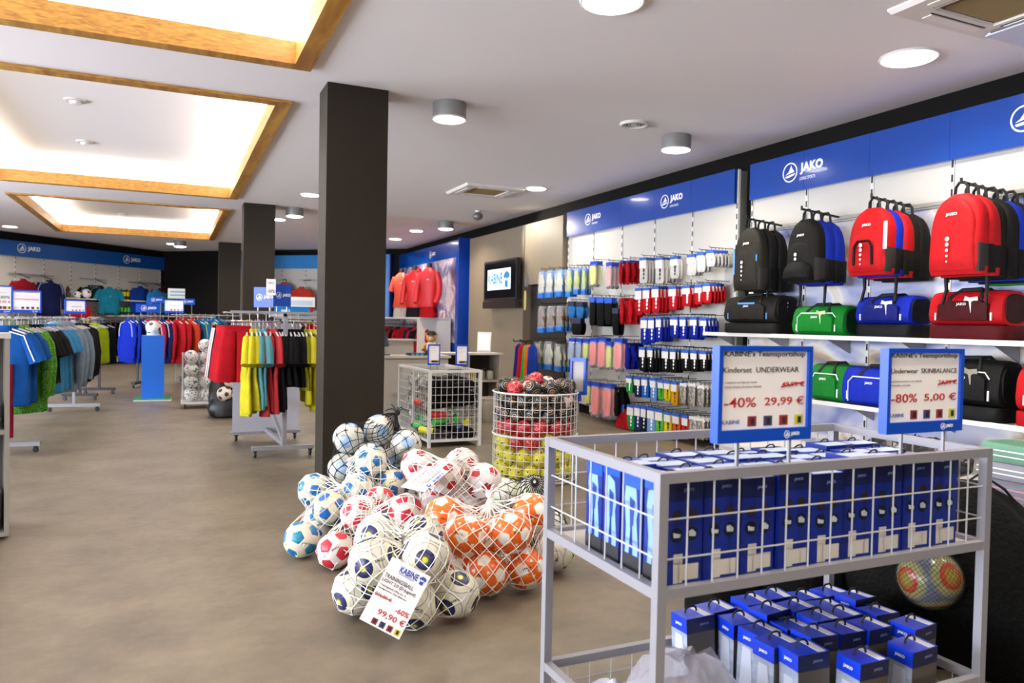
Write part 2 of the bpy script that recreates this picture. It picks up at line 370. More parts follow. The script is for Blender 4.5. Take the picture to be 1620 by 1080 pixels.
for k, (a, b) in enumerate(cy): TOP = coffer(a, b, k)
struct('wall_right', G().box(XW, XW + .15, -4.5, 19.8, 0, H), DARK)
def oblique(x0, x1, y0, y1, z0, z1): return G().box(x0, x1, y0, y1, z0, z1)
o = struct('wall_back', oblique(-.1, 8.4, 0, .15, 0, H), DARK); o.location = (*Bc, 0); o.rotation_euler = (0, 0, RB)
o = struct('wall_corner', oblique(-10.8, .1, 0, .15, 0, H), DARK); o.location = (*Bc, 0); o.rotation_euler = (0, 0, RL)
struct('wall_front', G().box(-7.7, 6.0, -4.4, -4.25, 0, H), TAUPE)
g = G(); wy = [(-2.6, 2.4), (3.2, 8.2), (9.0, 14.0)]
ys = [-4.4] + [v for w in wy for v in w] + [18]
for i in range(0, len(ys), 2): g.box(-7.65, -7.5, ys[i], ys[i + 1], 0, H)
for a, b in wy: g.box(-7.65, -7.5, a, b, 0, .3); g.box(-7.65, -7.5, a, b, 2.8, H)
struct('wall_left', g, WHITE)
for k, (a, b) in enumerate(wy):
    g = G()
    for y in (a, (2 * a + b) / 3, (a + 2 * b) / 3, b - .06): g.box(-7.6, -7.54, y, y + .06, .3, 2.8)
    g.box(-7.6, -7.54, a, b, .3, .36); g.box(-7.6, -7.54, a, b, 2.74, 2.8)
    struct('window_%d' % (k + 1), g, BLACKM)
# columns
for k, (x0, x1, y0, y1) in enumerate(((1.155, 1.665, 6.32, 6.68), (1.11, 1.62, 13.55, 13.95), (1.12, 1.66, 20.93, 21.3))):
    g = G(); g.box(x0, x1, y0, y1, 0, H); struct('trim_%d' % (k + 1), g, COLUMN).name = 'trim_column' if k == 0 else 'trim_column.%03d' % k
# taupe wall panel and bulkhead on the right wall
struct('trim_4', G().box(5.62, XW, 11.98, 14.62, 0, 3.07), TAUPE)
struct('trim_5', G().box(5.62, XW, 10.56, 11.96, 2.02, 3.07), TAUPE)
struct('door_1', G().box(5.73, XW, 10.62, 11.9, 0, 2.0), mat('dark door', '#2b2520', .5))

# ================================================================== CEILING FITTINGS
def downlight(x, y, n, where, z=H, r=.13):
    t = thing('recessed_downlight', 'round recessed downlight glowing in the white ceiling, ' + where, 'ceiling light', (x, y, z), group='recessed downlights')
    obj('trim_ring', shared('ring%.2f' % r, lambda: G().tube([(r * 1.1 * math.cos(a), r * 1.1 * math.sin(a), -.004) for a in [2 * PI * i / 24 for i in range(24)]], .012, 6, True), True), WHITE, t)
    obj('diffuser', shared('disc%.2f' % r, lambda: G().lathe([(r * 1.05, -.012), (r, -.02), (.001, -.022)], 24)), GLOW, t)
    area('downlight_light', (x, y, z - .03), (0, 0, 0), 2 * r, 0, LAMP_W, WARM, 'DISK', 140)
for x, y, w_ in ((2.40, 3.94, 'cut by the top edge of the picture'), (4.77, 3.79, 'nearest the right wall'), (4.77, 9.80, 'before the two-logo header'), (1.97, 12.11, 'just left of the near column'),
                 (4.78, 15.66, 'behind the spherical spotlight'), (4.83, 17.5, 'farthest one along the right wall'), (-3.3, 20.1, 'at the left edge of the picture'), (.01, 22.2, 'near the far corner'), (1.9, 15.43, 'between the two nearer columns'), (2.1, 19.5, 'deep between the columns')):
    downlight(x, y, 0, w_, r=.17 if y < 5 else .13)
for k, (x, y) in enumerate(((2.4, 1.2), (4.77, 1.2), (2.3, 9.8), (-4.6, 2.5), (-4.6, 8), (-4.6, 13.5), (-4.4, 17.2), (1.2, -1.4), (4.6, 18.0))):
    area('downlight_light', (x, y, H - .03), (0, 0, 0), .3, 0, LAMP_W * (2.6 if y < 0 else 1), WARM, 'DISK', 140)
def can(x, y, lab):
    t = thing('surface_lamp', lab, 'ceiling light', (x, y, H), group='cylinder ceiling lamps')
    obj('housing', shared('can', lambda: G().loft([[(r * math.cos(2 * PI * k / 28), r * math.sin(2 * PI * k / 28), z) for k in range(28)] for r, z in ((.145, 0), (.15, -.01), (.15, -.135), (.14, -.135), (.135, -.10))], False), True), mat('lamp grey', '#8f8f8c', .4, metal=.4), t)
    obj('rim', shared('canrim', lambda: G().tube([(.148 * math.cos(a), .148 * math.sin(a), -.142) for a in [2 * PI * i / 28 for i in range(28)]], .008, 6, True), True), WHITE, t)
    obj('diffuser', shared('candisc', lambda: G().lathe([(.142, -.128), (.13, -.152), (.08, -.165), (.001, -.168)], 28), True), GLOW, t)
    area('surface_lamp_light', (x, y, H - .18), (0, 0, 0), .27, 0, LAMP_W, WARM, 'DISK', 145)
can(2.25, 6.43, 'grey cylinder ceiling lamp nearest to the dark near column')
can(4.70, 6.41, 'grey cylinder ceiling lamp nearest to the blue header with two logos')
can(4.85, 13.95, 'small grey cylinder ceiling lamp beyond the cassette air conditioner')
can(1.97, 13.75, 'grey cylinder ceiling lamp between the near column and the middle column')
can(.2, 21.3, 'grey cylinder ceiling lamp far off below the farthest coffer')
t = thing('spotlight', 'tilted round spotlight on the ceiling behind the air conditioner', 'ceiling light', (4.86, 12.3, H))
obj('canopy', G().lathe([(.05, 0), (.05, -.03), (.012, -.03), (.012, -.06)], 14), WHITE, t); obj('head', G().ball((0, 0, -.10), .09, 14, 8, (1, 1, .8)), mat('spot grey', '#77746e', .4, metal=.4), t, True)
l = bpy.data.lights.new('spot_beam', 'SPOT'); l.energy = 90; l.spot_size = R(75); l.spot_blend = .8; l.color = WARM; l.shadow_soft_size = .06
o = bpy.data.objects.new('spot_beam', l); COL.objects.link(o); o.location = (4.95, 12.25, H - .16); o.rotation_euler = Vector((.75, -.9, -.45)).to_track_quat('-Z', 'Y').to_euler()
t = thing('ceiling_vent', 'small round white air vent on the ceiling between two lamps', 'vent', (4.055, 6.21, H))
obj('rim', G().tube([(.12 * math.cos(a), .12 * math.sin(a), -.006) for a in [2 * PI * i / 28 for i in range(28)]], .02, 6, True), WHITE, t, True)
for r in (.085, .055): obj('louvre', G().tube([(r * math.cos(a), r * math.sin(a), -.012) for a in [2 * PI * i / 24 for i in range(24)]], .008, 4, True), flat('#b9b4ae'), t, True)
obj('core', G().lathe([(.03, -.002), (.03, -.018), (.001, -.02)], 14), flat('#c4bfb9'), t); obj('backing', G().lathe([(.11, -.001), (.11, -.003), (.001, -.003)], 20), flat('#5d564e'), t)
def cassette(x, y, lab, flap=True):
    t = thing('air_conditioner', lab, 'air conditioner', (x, y, H), group='ceiling air conditioners'); a = .45
    obj('fascia', G().loft([[(i * s, j * s, z) for i, j in ((-1, -1), (1, -1), (1, 1), (-1, 1))] for s, z in ((a, 0), (a, -.012), (a * .96, -.035), (a * .60, -.035), (a * .58, -.02))], False), mat('air conditioner white', '#ddd5cc', .5), t)
    obj('grille', G().box(-a * .55, a * .55, -a * .55, a * .55, -.018, -.012), mat('grille brown', '#7a6037', .7), t)
    g = G()
    for i in range(24): q = -a * .54 + i * a * 1.08 / 23; g.box(q - .002, q + .002, -a * .55, a * .55, -.026, -.018)
    obj('grille_slats', g, mat('grille slat', '#9a8052', .6), t, kind='stuff')
    for k in range(4):
        m = obj('louvre_flap', G().box(-a * .52, a * .52, a * .70, a * .84, -.042, -.036), mat('flap white', '#e4ddd4', .45), t, rot=(0, 0, k * PI / 2))
        obj('slot', G().box(-a * .55, a * .55, a * .67, a * .695, -.037, -.0345), BLACKP, t, rot=(0, 0, k * PI / 2))
cassette(4.40, 2.85, 'white ceiling cassette air conditioner cut by the top edge')
cassette(4.20, 10.35, 'white ceiling cassette air conditioner far off before the blue header')
t = thing('access_panel', 'bluish white flap hanging open beside the near air conditioner', 'panel', (4.95, 2.95, H))
obj('panel_sheet', G().box(-.22, .22, -.26, .26, -.06, -.05), mat('flap bluish', '#c9ccda', .4), t); obj('hinge', G().box(-.2, .2, .24, .26, -.05, 0), WHITE, t)
for k, (x, y, w_) in enumerate(((-.95, 9.35, 'larger one in the middle recess'), (-1.05, 11.5, 'farther one in the middle recess'), (-.9, 16.4, 'nearer one in the farthest recess'), (-1.0, 19.2, 'farther one in the farthest recess'))):
    t = thing('smoke_detector' if k % 2 else 'ceiling_speaker', 'round white %s on the recessed ceiling, %s' % ('smoke detector' if k % 2 else 'speaker disc', w_), 'detector' if k % 2 else 'speaker', (x, y, TOP))
    obj('base', G().lathe([(.11, 0), (.11, -.012), (.10, -.018), (.001, -.018)], 22), flat('#d6d3d1'), t); obj('dome', G().lathe([(.06, -.018), (.05, -.045), (.001, -.05)], 16), flat('#e6e4e2'), t, True)

# ================================================================== WALL RACKS
def wall_rack(label, origin, rz, edges, z0=.15, ztop=3.1, hz=(2.72, 3.10), logos=(), hd=.07, panel2=None, head=None, hm=None):
    t = thing('shop_rack', label, 'shop rack', (*origin, 0), rz)
    slots = G()
    for a, b in zip(edges, edges[1:]):
        if panel2:
            obj('back_panel', G().box(a + .018, b - .018, -.02, 0, panel2 + .002, ztop), PANEL, t); obj('printed_panel', G().box(a + .018, b - .018, -.02, 0, z0, panel2 - .002), MOUNTAIN, t, label='panel printed with a blurred landscape')
        else: obj('back_panel', G().box(a + .018, b - .018, -.02, 0, z0, ztop), PANEL, t)
        if head is None: obj('header_board', G().box(a + .001, b - .001, -hd, -.021, *hz), hm or BLUE, t)
    if head: obj('header_board', G().box(head[0], head[1], -hd, -.021, *hz), hm or BLUE, t)
    for x in edges:
        obj('upright', G().box(x - .016, x + .016, -.028, 0, z0 - .1, ztop), WHITE, t)
        z = z0 + .1
        while z < hz[0]: slots.box(x - .009, x + .009, -.0300, -.027, z, z + .060); z += .115
    obj('upright_slots', slots, BLACKP, t, kind='stuff')
    boards = [c for c in bpy.data.objects if c.parent == t and c.name.startswith('header_board')]
    for x, z, h, sub in logos: brand(boards[0], x, -hd - .001, z, h, sub=sub)
    return t
def shelf(t, x0, x1, z, d=.35, y=-.03):
    obj('shelf', G().box(x0, x1, y - d, y, z - .03, z), mat('shelf grey', '#c9c7c2', .5), t)
    x = x0 + .1
    while x < x1:
        obj('bracket', G().plate([(x, 0), (x, 0)] if False else [(0, 0), (.03, 0), (.03, .03), (0, .03)], 0, 0) if False else G().add([(x, y, z - .03), (x, y - d * .8, z - .03), (x, y, z - .16), (x + .012, y, z - .03), (x + .012, y - d * .8, z - .03), (x + .012, y, z - .16)], [(0, 2, 1), (3, 4, 5), (0, 1, 4, 3), (1, 2, 5, 4), (2, 0, 3, 5)]), STEEL, t)
        x += .76
rack1 = wall_rack('white wall rack with slotted uprights holding the rows of socks', (5.72, 10.52), R(-90), [0.02 + .776 * i for i in range(6)],
                  logos=((.80, 2.93, .10, True), (2.72, 2.93, .10, True)))
rack2 = wall_rack('white wall rack with printed landscape panels holding the backpacks', (5.72, 6.39), R(-90), [0.01 + .762 * i for i in range(9)],
                  panel2=2.36, logos=((.72, 2.93, .115, True), (3.0, 2.93, .115, True)))
obj('end_post', G().box(-.14, -.11, -.09, 0, .1, 3.06), mat('post silver', '#8d8d80', .4, metal=.5), rack2)
shelf(rack2, -.28, 6.1, 1.295, .37); shelf(rack2, .0, 6.1, .71, .37)
for z in (1.295, .71): obj('shelf_edge', G().box(-.28 if z > 1 else 0, 6.1, -.412, -.402, z - .034, z + .004), mat('shelf rail', '#dcdad4', .4, metal=.2), rack2)
def rail_and_arm(t, x, z, x0, x1, y=-.5, up=.03):
    obj('crossbar', G().box(x0, x1, -.05, -.03, z - .03, z), mat('bar steel', '#a7a39b', .4, metal=.4), t)
    obj('hook_arm', G().bar((x, -.04, z - .01), (x, y, z + up), .022, .016).box(x - .008, x + .008, y - .01, y, z + up - .01, z + up + .03), BLACKM, t)
ARMY = [5.92, 5.20, 4.45, 3.68]
for y in ARMY: rail_and_arm(rack2, 6.39 - y, 2.41, 6.39 - y - .36, 6.39 - y + .36, -.5)

# ---- things that hang on pegs
def slab(w, l, d, e=3, n=14, taper=1.0, top=.9):                          # soft flat pack hanging from z=0 down to -l
    g = G(); rings = []
    for z, s, q in ((0, top * .8, .5), (-.02, top, .9), (-l * .3, 1, 1), (-l * .7, (1 + taper) / 2, 1), (-l + .03, taper, .9), (-l, taper * .8, .5)):
        rings.append(sup(0, 0, z, w / 2 * s, d / 2 * q, n, e))
    return g.loft(rings)
def dots(w, l, front):
    g = G()
    for k in range(3):
        z = -l * (.5 + .15 * k); r = w * (.13 - .02 * k)
        g.add([(w * .18 + r * math.cos(2 * PI * i / 8), front, z + r * 1.2 * math.sin(2 * PI * i / 8)) for i in range(8)], [tuple(range(8))])
    return g
def q2(v): return round(v * 50) / 50
def sock_pack(loc, w, l, m, dotm, label, front, group, rz=-PI / 2):
    w, l = q2(w), q2(l); t = thing('sock_pack', label, 'socks', loc, rz, group)
    obj('socks', shared('sock%.2f%.2f' % (w, l), lambda: slab(w, l - .03, .036, 3.2, 14, 1.06).move(Matrix.Translation((0, 0, -.03))), True, 60), m, t)
    obj('hang_card', shared('card%.2f%.2f' % (w, l), lambda: G().box(-w * .44, w * .44, -.022, -.019, -l * .42, -.022)), mat('sock card', '#d9d6cf', .5), t)
    obj('card_header', shared('cardh%.2f' % w, lambda: G().box(-w * .44, w * .44, -.0235, -.016, -.034, 0)), mat('card blue', '#2a55b0', .5), t)
    obj('hanger_hook', shared('phook', lambda: G().tube([(0, 0, -.01), (0, 0, .02), (.006, 0, .03), (.008, 0, .022)], .003, 4)), BLACKP, t)
    if front: obj('print_marks', shared('dots%.2f%.2f' % (w, l), lambda: dots(w, l, -.0215)), dotm, t)
def peg(t, x, z, d=.36):
    obj('peg', shared('peg%.2f' % d, lambda: G().tube([(0, -.01, 0), (0, -d + .02, 0), (0, -d, .012)], .004, 5)), BLACKM, t, loc=(x, 0, z))
ROWS = [
 ('white sock', 'top left row', '#dedbd5', '#1a1a1a', [(7.97, .17, 2.23, .33, 5), (7.62, .16, 2.21, .31, 5), (7.33, .15, 2.20, .27, 2)]),
 ('short white sock', 'top right row', '#e2dfda', '#c9c6c2', [(7.01, .15, 2.20, .24, 3), (6.84, .14, 2.21, .21, 3), (6.67, .14, 2.22, .19, 5)]),
 ('red sock', 'second row', '#c4161f', '#f2f2f2', [(8.06, .15, 1.85, .34, 2), (7.88, .15, 1.85, .33, 2), (7.69, .16, 1.86, .32, 4), (7.35, .16, 1.85, .28, 3), (7.08, .16, 1.85, .25, 4), (6.87, .14, 1.85, .21, 2), (6.72, .14, 1.86, .22, 5)]),
 ('blue sock', 'third row', '#10259a', '#f2f2f2', [(7.92, .16, 1.48, .34, 2), (7.75, .14, 1.48, .32, 2), (7.60, .13, 1.49, .31, 4), (7.30, .16, 1.49, .25, 3), (7.13, .13, 1.49, .26, 3), (6.94, .14, 1.49, .26, 3), (6.76, .13, 1.48, .22, 4)]),
 ('black sock', 'fourth row', '#141312', '#f2f2f2', [(7.94, .14, 1.11, .32, 5), (7.77, .13, 1.11, .30, 4), (7.46, .14, 1.11, .29, 2), (7.31, .13, 1.11, .28, 4), (7.08, .14, 1.11, .24, 3), (6.92, .13, 1.11, .24, 3), (6.75, .13, 1.11, .22, 3)]),
]
MULTI = [('fifth row', [(8.22, .14, .73, .22, 3, '#1f9a3c', 'green'), (8.03, .14, .73, .26, 3, '#1d2550', 'navy'), (7.87, .14, .74, .26, 2, '#1c66c0', 'royal blue'), (7.69, .13, .74, .28, 3, '#6d9fdc', 'light blue'), (7.53, .12, .73, .25, 2, '#52b83e', 'light green'), (7.40, .12, .73, .25, 2, '#e8c81c', 'yellow'), (7.26, .11, .73, .28, 4, '#e0a01e', 'amber')]),
         ('sixth row', [(8.17, .15, .36, .31, 2, '#159440', 'green'), (8.02, .14, .37, .33, 2, '#232c66', 'navy'), (7.88, .12, .37, .33, 3, '#15182c', 'midnight blue'), (7.73, .15, .37, .32, 3, '#7fa9dd', 'light blue'), (7.55, .16, .37, .31, 2, '#5cbf45', 'light green'), (7.38, .14, .36, .29, 2, '#ecd02a', 'yellow'), (7.22, .14, .36, .28, 3, '#e85a1e', 'orange'), (7.05, .12, .36, .27, 3, '#cf2c1e', 'scarlet')])]
for nm, row, c, dc, L in ROWS:
    for j, (y, w, z, l, n) in enumerate(L):
        peg(rack1, 10.52 - y, z + .005)
        for i in range(n):
            sock_pack((5.40 + .048 * i + rnd.uniform(-.005, .005), y + rnd.uniform(-.006, .006), z - .025), w, l * rnd.uniform(.95, 1.02), cloth(c), flat(dc), '%s pack, %s on the %s peg of the %s' % (nm, 'front one' if i == 0 else ORD[i] + ' one', ORD[j], row), i == 0 or 'white s' in nm[:7] and j < 2, nm + ' packs on the wall')
for row, L in MULTI:
    for j, (y, w, z, l, n, c, cn) in enumerate(L):
        peg(rack1, 10.52 - y, z + .005)
        for i in range(n):
            sock_pack((5.40 + .05 * i, y + rnd.uniform(-.006, .006), z - .025), w, l, cloth(c), flat('#151515' if cn in ('yellow', 'amber', 'orange', 'light green', 'scarlet') else '#eeeeee'), '%s sock pack, %s on its peg, %s' % (cn, 'front one' if i == 0 else ORD[i] + ' one', row), i == 0, 'coloured sock packs on the wall')
# ---- gloves, guards and braces on the left part of the same rack
def fingers(w, l, d=.02, spread=.0):
    g = G(); g.loft([sup(0, 0, z, w / 2 * s, d * q, 12, 2.6) for z, s, q in ((-.02, .62, .8), (-l * .22, .66, 1), (-l * .3, .9, 1.1), (-l * .58, 1, 1), (-l * .66, .95, .8))])
    for k in range(4):
        x = w * (-.36 + .24 * k); ll = (.28, .34, .33, .26)[k] * l
        g.tube([(x, 0, -l * .6), (x * 1.1, -.006, -l * .62 - ll * .55), (x * 1.15, 0, -l * .62 - ll)], [w * .125, w * .12, w * .085], 6)
    g.tube([(w * .40, 0, -l * .36), (w * .62, -.008, -l * .5), (w * .66, -.004, -l * .62)], [w * .15, w * .13, w * .09], 6)
    return g
def shin(w, l):
    g = G(); n = 12; rings = []
    for z, s in ((-.07, .55), (-.10, .78), (-l * .5, .86), (-l * .8, .7), (-l * .92, .5)):
        rings.append([(w / 2 * s * math.sin(a), -.03 * math.cos(a * .9) - q, z) for q, A in ((0, 1), (-.012, -1)) for a in [A * (-1.3 + 2.6 * k / (n - 1)) for k in range(n)]])
    return g.loft(rings)
def hang_pack(kind, loc, w, l, label, group, c1='#e0e0d8', c2='#1c62b4', rz=-PI / 2):
    w, l = q2(w), q2(l); k = '%.2f%.2f' % (w, l)
    t = thing({'glove': 'goalkeeper_glove_pack', 'shin': 'shin_guard_pack', 'brace': 'brace_pack', 'gloves': 'glove_pair', 'hair': 'accessory_pack'}[kind], label, {'glove': 'gloves', 'gloves': 'gloves', 'shin': 'shin guards', 'brace': 'brace', 'hair': 'accessory'}[kind], loc, rz, group)
    hk = shared('phook', lambda: None); obj('hanger_hook', hk, BLACKP, t)
    if kind == 'glove':
        obj('backing_card', shared('gcard' + k, lambda: G().plate([(w * .46 * math.cos(a), -w * .46 + w * .46 * math.sin(a)) for a in [PI * i / 8 for i in range(9)]] + [(-w * .46, -l), (w * .46, -l)], .012, .016)), flat(c2), t)
        obj('glove', shared('gl' + k, lambda: fingers(w * .78, l * .8).move(Matrix.Translation((0, -.004, -.04))), True, 60), cloth(c1), t)
        obj('lower_card', shared('gcl' + k, lambda: G().box(-w * .45, w * .45, -.026, .012, -l, -l * .80)), flat('#1f6cc0'), t)
        obj('film', shared('gfi' + k, lambda: slab(w * .98, l * .86, .07).move(Matrix.Translation((0, 0, -.02)))), CLEAR, t)
    elif kind == 'shin':
        obj('header_card', shared('shh' + k, lambda: G().box(-w * .5, w * .5, -.006, .006, -.07, 0)), mat('shin header', '#173fae', .4), t)
        obj('guard', shared('shg' + k, lambda: shin(w, l), True, 60), mat('guard ' + c1, c1, .35), t)
        obj('sock_end', shared('she' + k, lambda: slab(w * .55, l * .16, .03).move(Matrix.Translation((0, -.01, -l * .84)))), cloth('#191919'), t)
        obj('film', shared('shf' + k, lambda: slab(w, l - .05, .075).move(Matrix.Translation((0, 0, -.05)))), CLEAR, t)
    elif kind == 'brace':
        obj('header_card', shared('brh' + k, lambda: G().box(-w * .45, w * .45, -.02, -.012, -.075, 0)), flat(c2), t)
        obj('sleeve', shared('brs' + k, lambda: slab(w, l - .05, .045, 2.6, 14, .85).move(Matrix.Translation((0, 0, -.05))), True, 60), cloth(c1), t)
    elif kind == 'gloves':
        for s in (-1, 1): obj('glove', shared('gg' + k, lambda: fingers(w * .6, l, .022), True, 60), cloth(c1), t, loc=(s * w * .12, s * .025, -.01), rot=(0, s * .08, .3 * s))
        obj('cuff', shared('ggc' + k, lambda: G().box(-w * .28, w * .28, -.035, .035, -l * .12, -.012)), cloth(c2), t)
    elif kind == 'hair':
        obj('header_card', shared('hah' + k, lambda: G().box(-w * .5, w * .5, -.004, .004, -.04, 0)), flat('#d9d9d6'), t)
        obj('band', shared('hab' + k, lambda: slab(w * .6, l * .6, .02).move(Matrix.Translation((0, 0, -.08)))), cloth(c1), t)
        obj('film', shared('haf' + k, lambda: slab(w, l - .03, .03).move(Matrix.Translation((0, 0, -.03)))), SILVER if c2 == 's' else CLEAR, t)
GP = [('glove', 'keeper glove pack with pale palm', 'top row', [(10.79, .20, 2.22, .43, 2), (10.51, .21, 2.22, .43, 2), (10.18, .20, 2.21, .42, 2)], '#d9d8c6', '#2583c8'),
      ('glove', 'lime keeper glove pack', 'top row', [(9.87, .15, 2.22, .44, 2), (9.64, .15, 2.21, .41, 2), (9.43, .13, 2.20, .41, 2)], '#b9cf52', '#1d66b4'),
      ('shin', 'yellow shin guard pack', 'top row', [(9.17, .20, 2.26, .36, 2)], '#d2cf3c', 's'),
      ('shin', 'pink and white shin guard pack', 'top row', [(8.76, .17, 2.22, .37, 3)], '#d79a8e', 's'),
      ('gloves', 'red player gloves', 'top row', [(8.42, .16, 2.22, .31, 2), (8.24, .16, 2.22, .31, 3)], '#b3141e', '#1f55b8'),
      ('glove', 'black and clear keeper glove pack', 'second row', [(10.77, .22, 1.67, .44, 2), (10.42, .24, 1.67, .42, 3), (10.14, .2, 1.67, .40, 3)], '#7a5f46', '#141414'),
      ('brace', 'blue checked pennant pack', 'second row', [(9.78, .22, 1.71, .24, 2), (9.52, .22, 1.70, .24, 2)], '#2a74b4', '#131d33'),
      ('brace', 'black bandage pack', 'second row', [(9.17, .17, 1.76, .39, 3), (8.95, .2, 1.75, .39, 3), (8.73, .2, 1.74, .36, 2)], '#121212', '#2358c0'),
      ('gloves', 'bright red winter gloves', 'second row', [(8.36, .18, 1.74, .35, 2), (8.16, .18, 1.72, .34, 2)], '#c2141e', '#b01018'),
      ('brace', 'long black sleeve pack', 'third peg row', [(8.55, .15, 1.60, .36, 2), (9.62, .3, 1.46, .24, 2)], '#0f0f10', '#222a4a'),
      ('glove', 'white palmed keeper glove pack', 'low row', [(10.86, .26, 1.11, .46, 2), (10.50, .26, 1.12, .46, 2), (10.18, .2, 1.09, .44, 3)], '#d6dac6', '#171716'),
      ('shin', 'blue and white shin guard pack', 'low row', [(9.76, .18, 1.17, .34, 2), (9.54, .17, 1.17, .34, 2)], '#7f9cc8', 's'),
      ('shin', 'lime shin guard pack', 'low row', [(9.33, .15, 1.17, .33, 2), (8.71, .14, 1.15, .38, 2)], '#c4d322', 's'),
      ('shin', 'coral shin guard pack', 'low row', [(9.13, .20, 1.19, .42, 2), (8.90, .19, 1.20, .43, 2), (8.48, .19, 1.20, .43, 2)], '#f0685e', 's'),
      ('gloves', 'dark blue player gloves', 'low row', [(8.22, .22, 1.16, .36, 3)], '#101f8c', '#0d1a60'),
      ('shin', 'lemon shin guard pack', 'lowest row', [(9.27, .17, .57, .34, 2)], '#c9d020', 's'),
      ('shin', 'coral red shin guard pack', 'lowest row', [(9.05, .22, .57, .48, 2), (8.72, .2, .58, .49, 2)], '#ef6157', 's'),
      ('gloves', 'black player gloves', 'lowest row', [(8.45, .22, .57, .40, 2)], '#101010', '#121212'),
      ('hair', 'silver wrapped small accessory', 'row five', [(7.08, .12, .72, .24, 3), (6.92, .11, .73, .26, 3), (6.77, .11, .72, .25, 3)], '#2a2a26', 's'),
      ('hair', 'crumpled silver wrapped accessory', 'row six', [(6.90, .14, .36, .25, 3), (6.76, .14, .36, .25, 3)], '#8f8f86', 's')]
for kind, nm, row, L, c1, c2 in GP:
    many = len(L) > 1
    for j, (y, w, z, l, n) in enumerate(L):
        peg(rack1, 10.52 - y, z + .008)
        for i in range(n):
            lb = '%s, %s, %s' % (nm, row, ('front one' if i == 0 else ORD[i] + ' one') + (' on its %s peg' % ORD[j] if many else ' on its peg'))
            hang_pack(kind, (5.38 + (.07 if kind != 'hair' else .05) * i, y + rnd.uniform(-.01, .01), z - .02), w, l, lb, nm + 's', c1, c2)
tg = thing('training_bib', 'dark red bib hanging low on the sock rack', 'bib', (5.42, 8.36, .26), -PI / 2)
obj('cloth', G().loft([sup(0, 0, z, a, b, 16, 2.4) for z, a, b in ((0, .03, .02), (-.03, .07, .03), (-.10, .16, .035), (-.25, .21, .05))]), cloth('#a5111c'), tg, True); obj('tag_card', G().box(-.03, .03, -.03, -.027, -.05, .06), flat('#2b57b0'), tg)

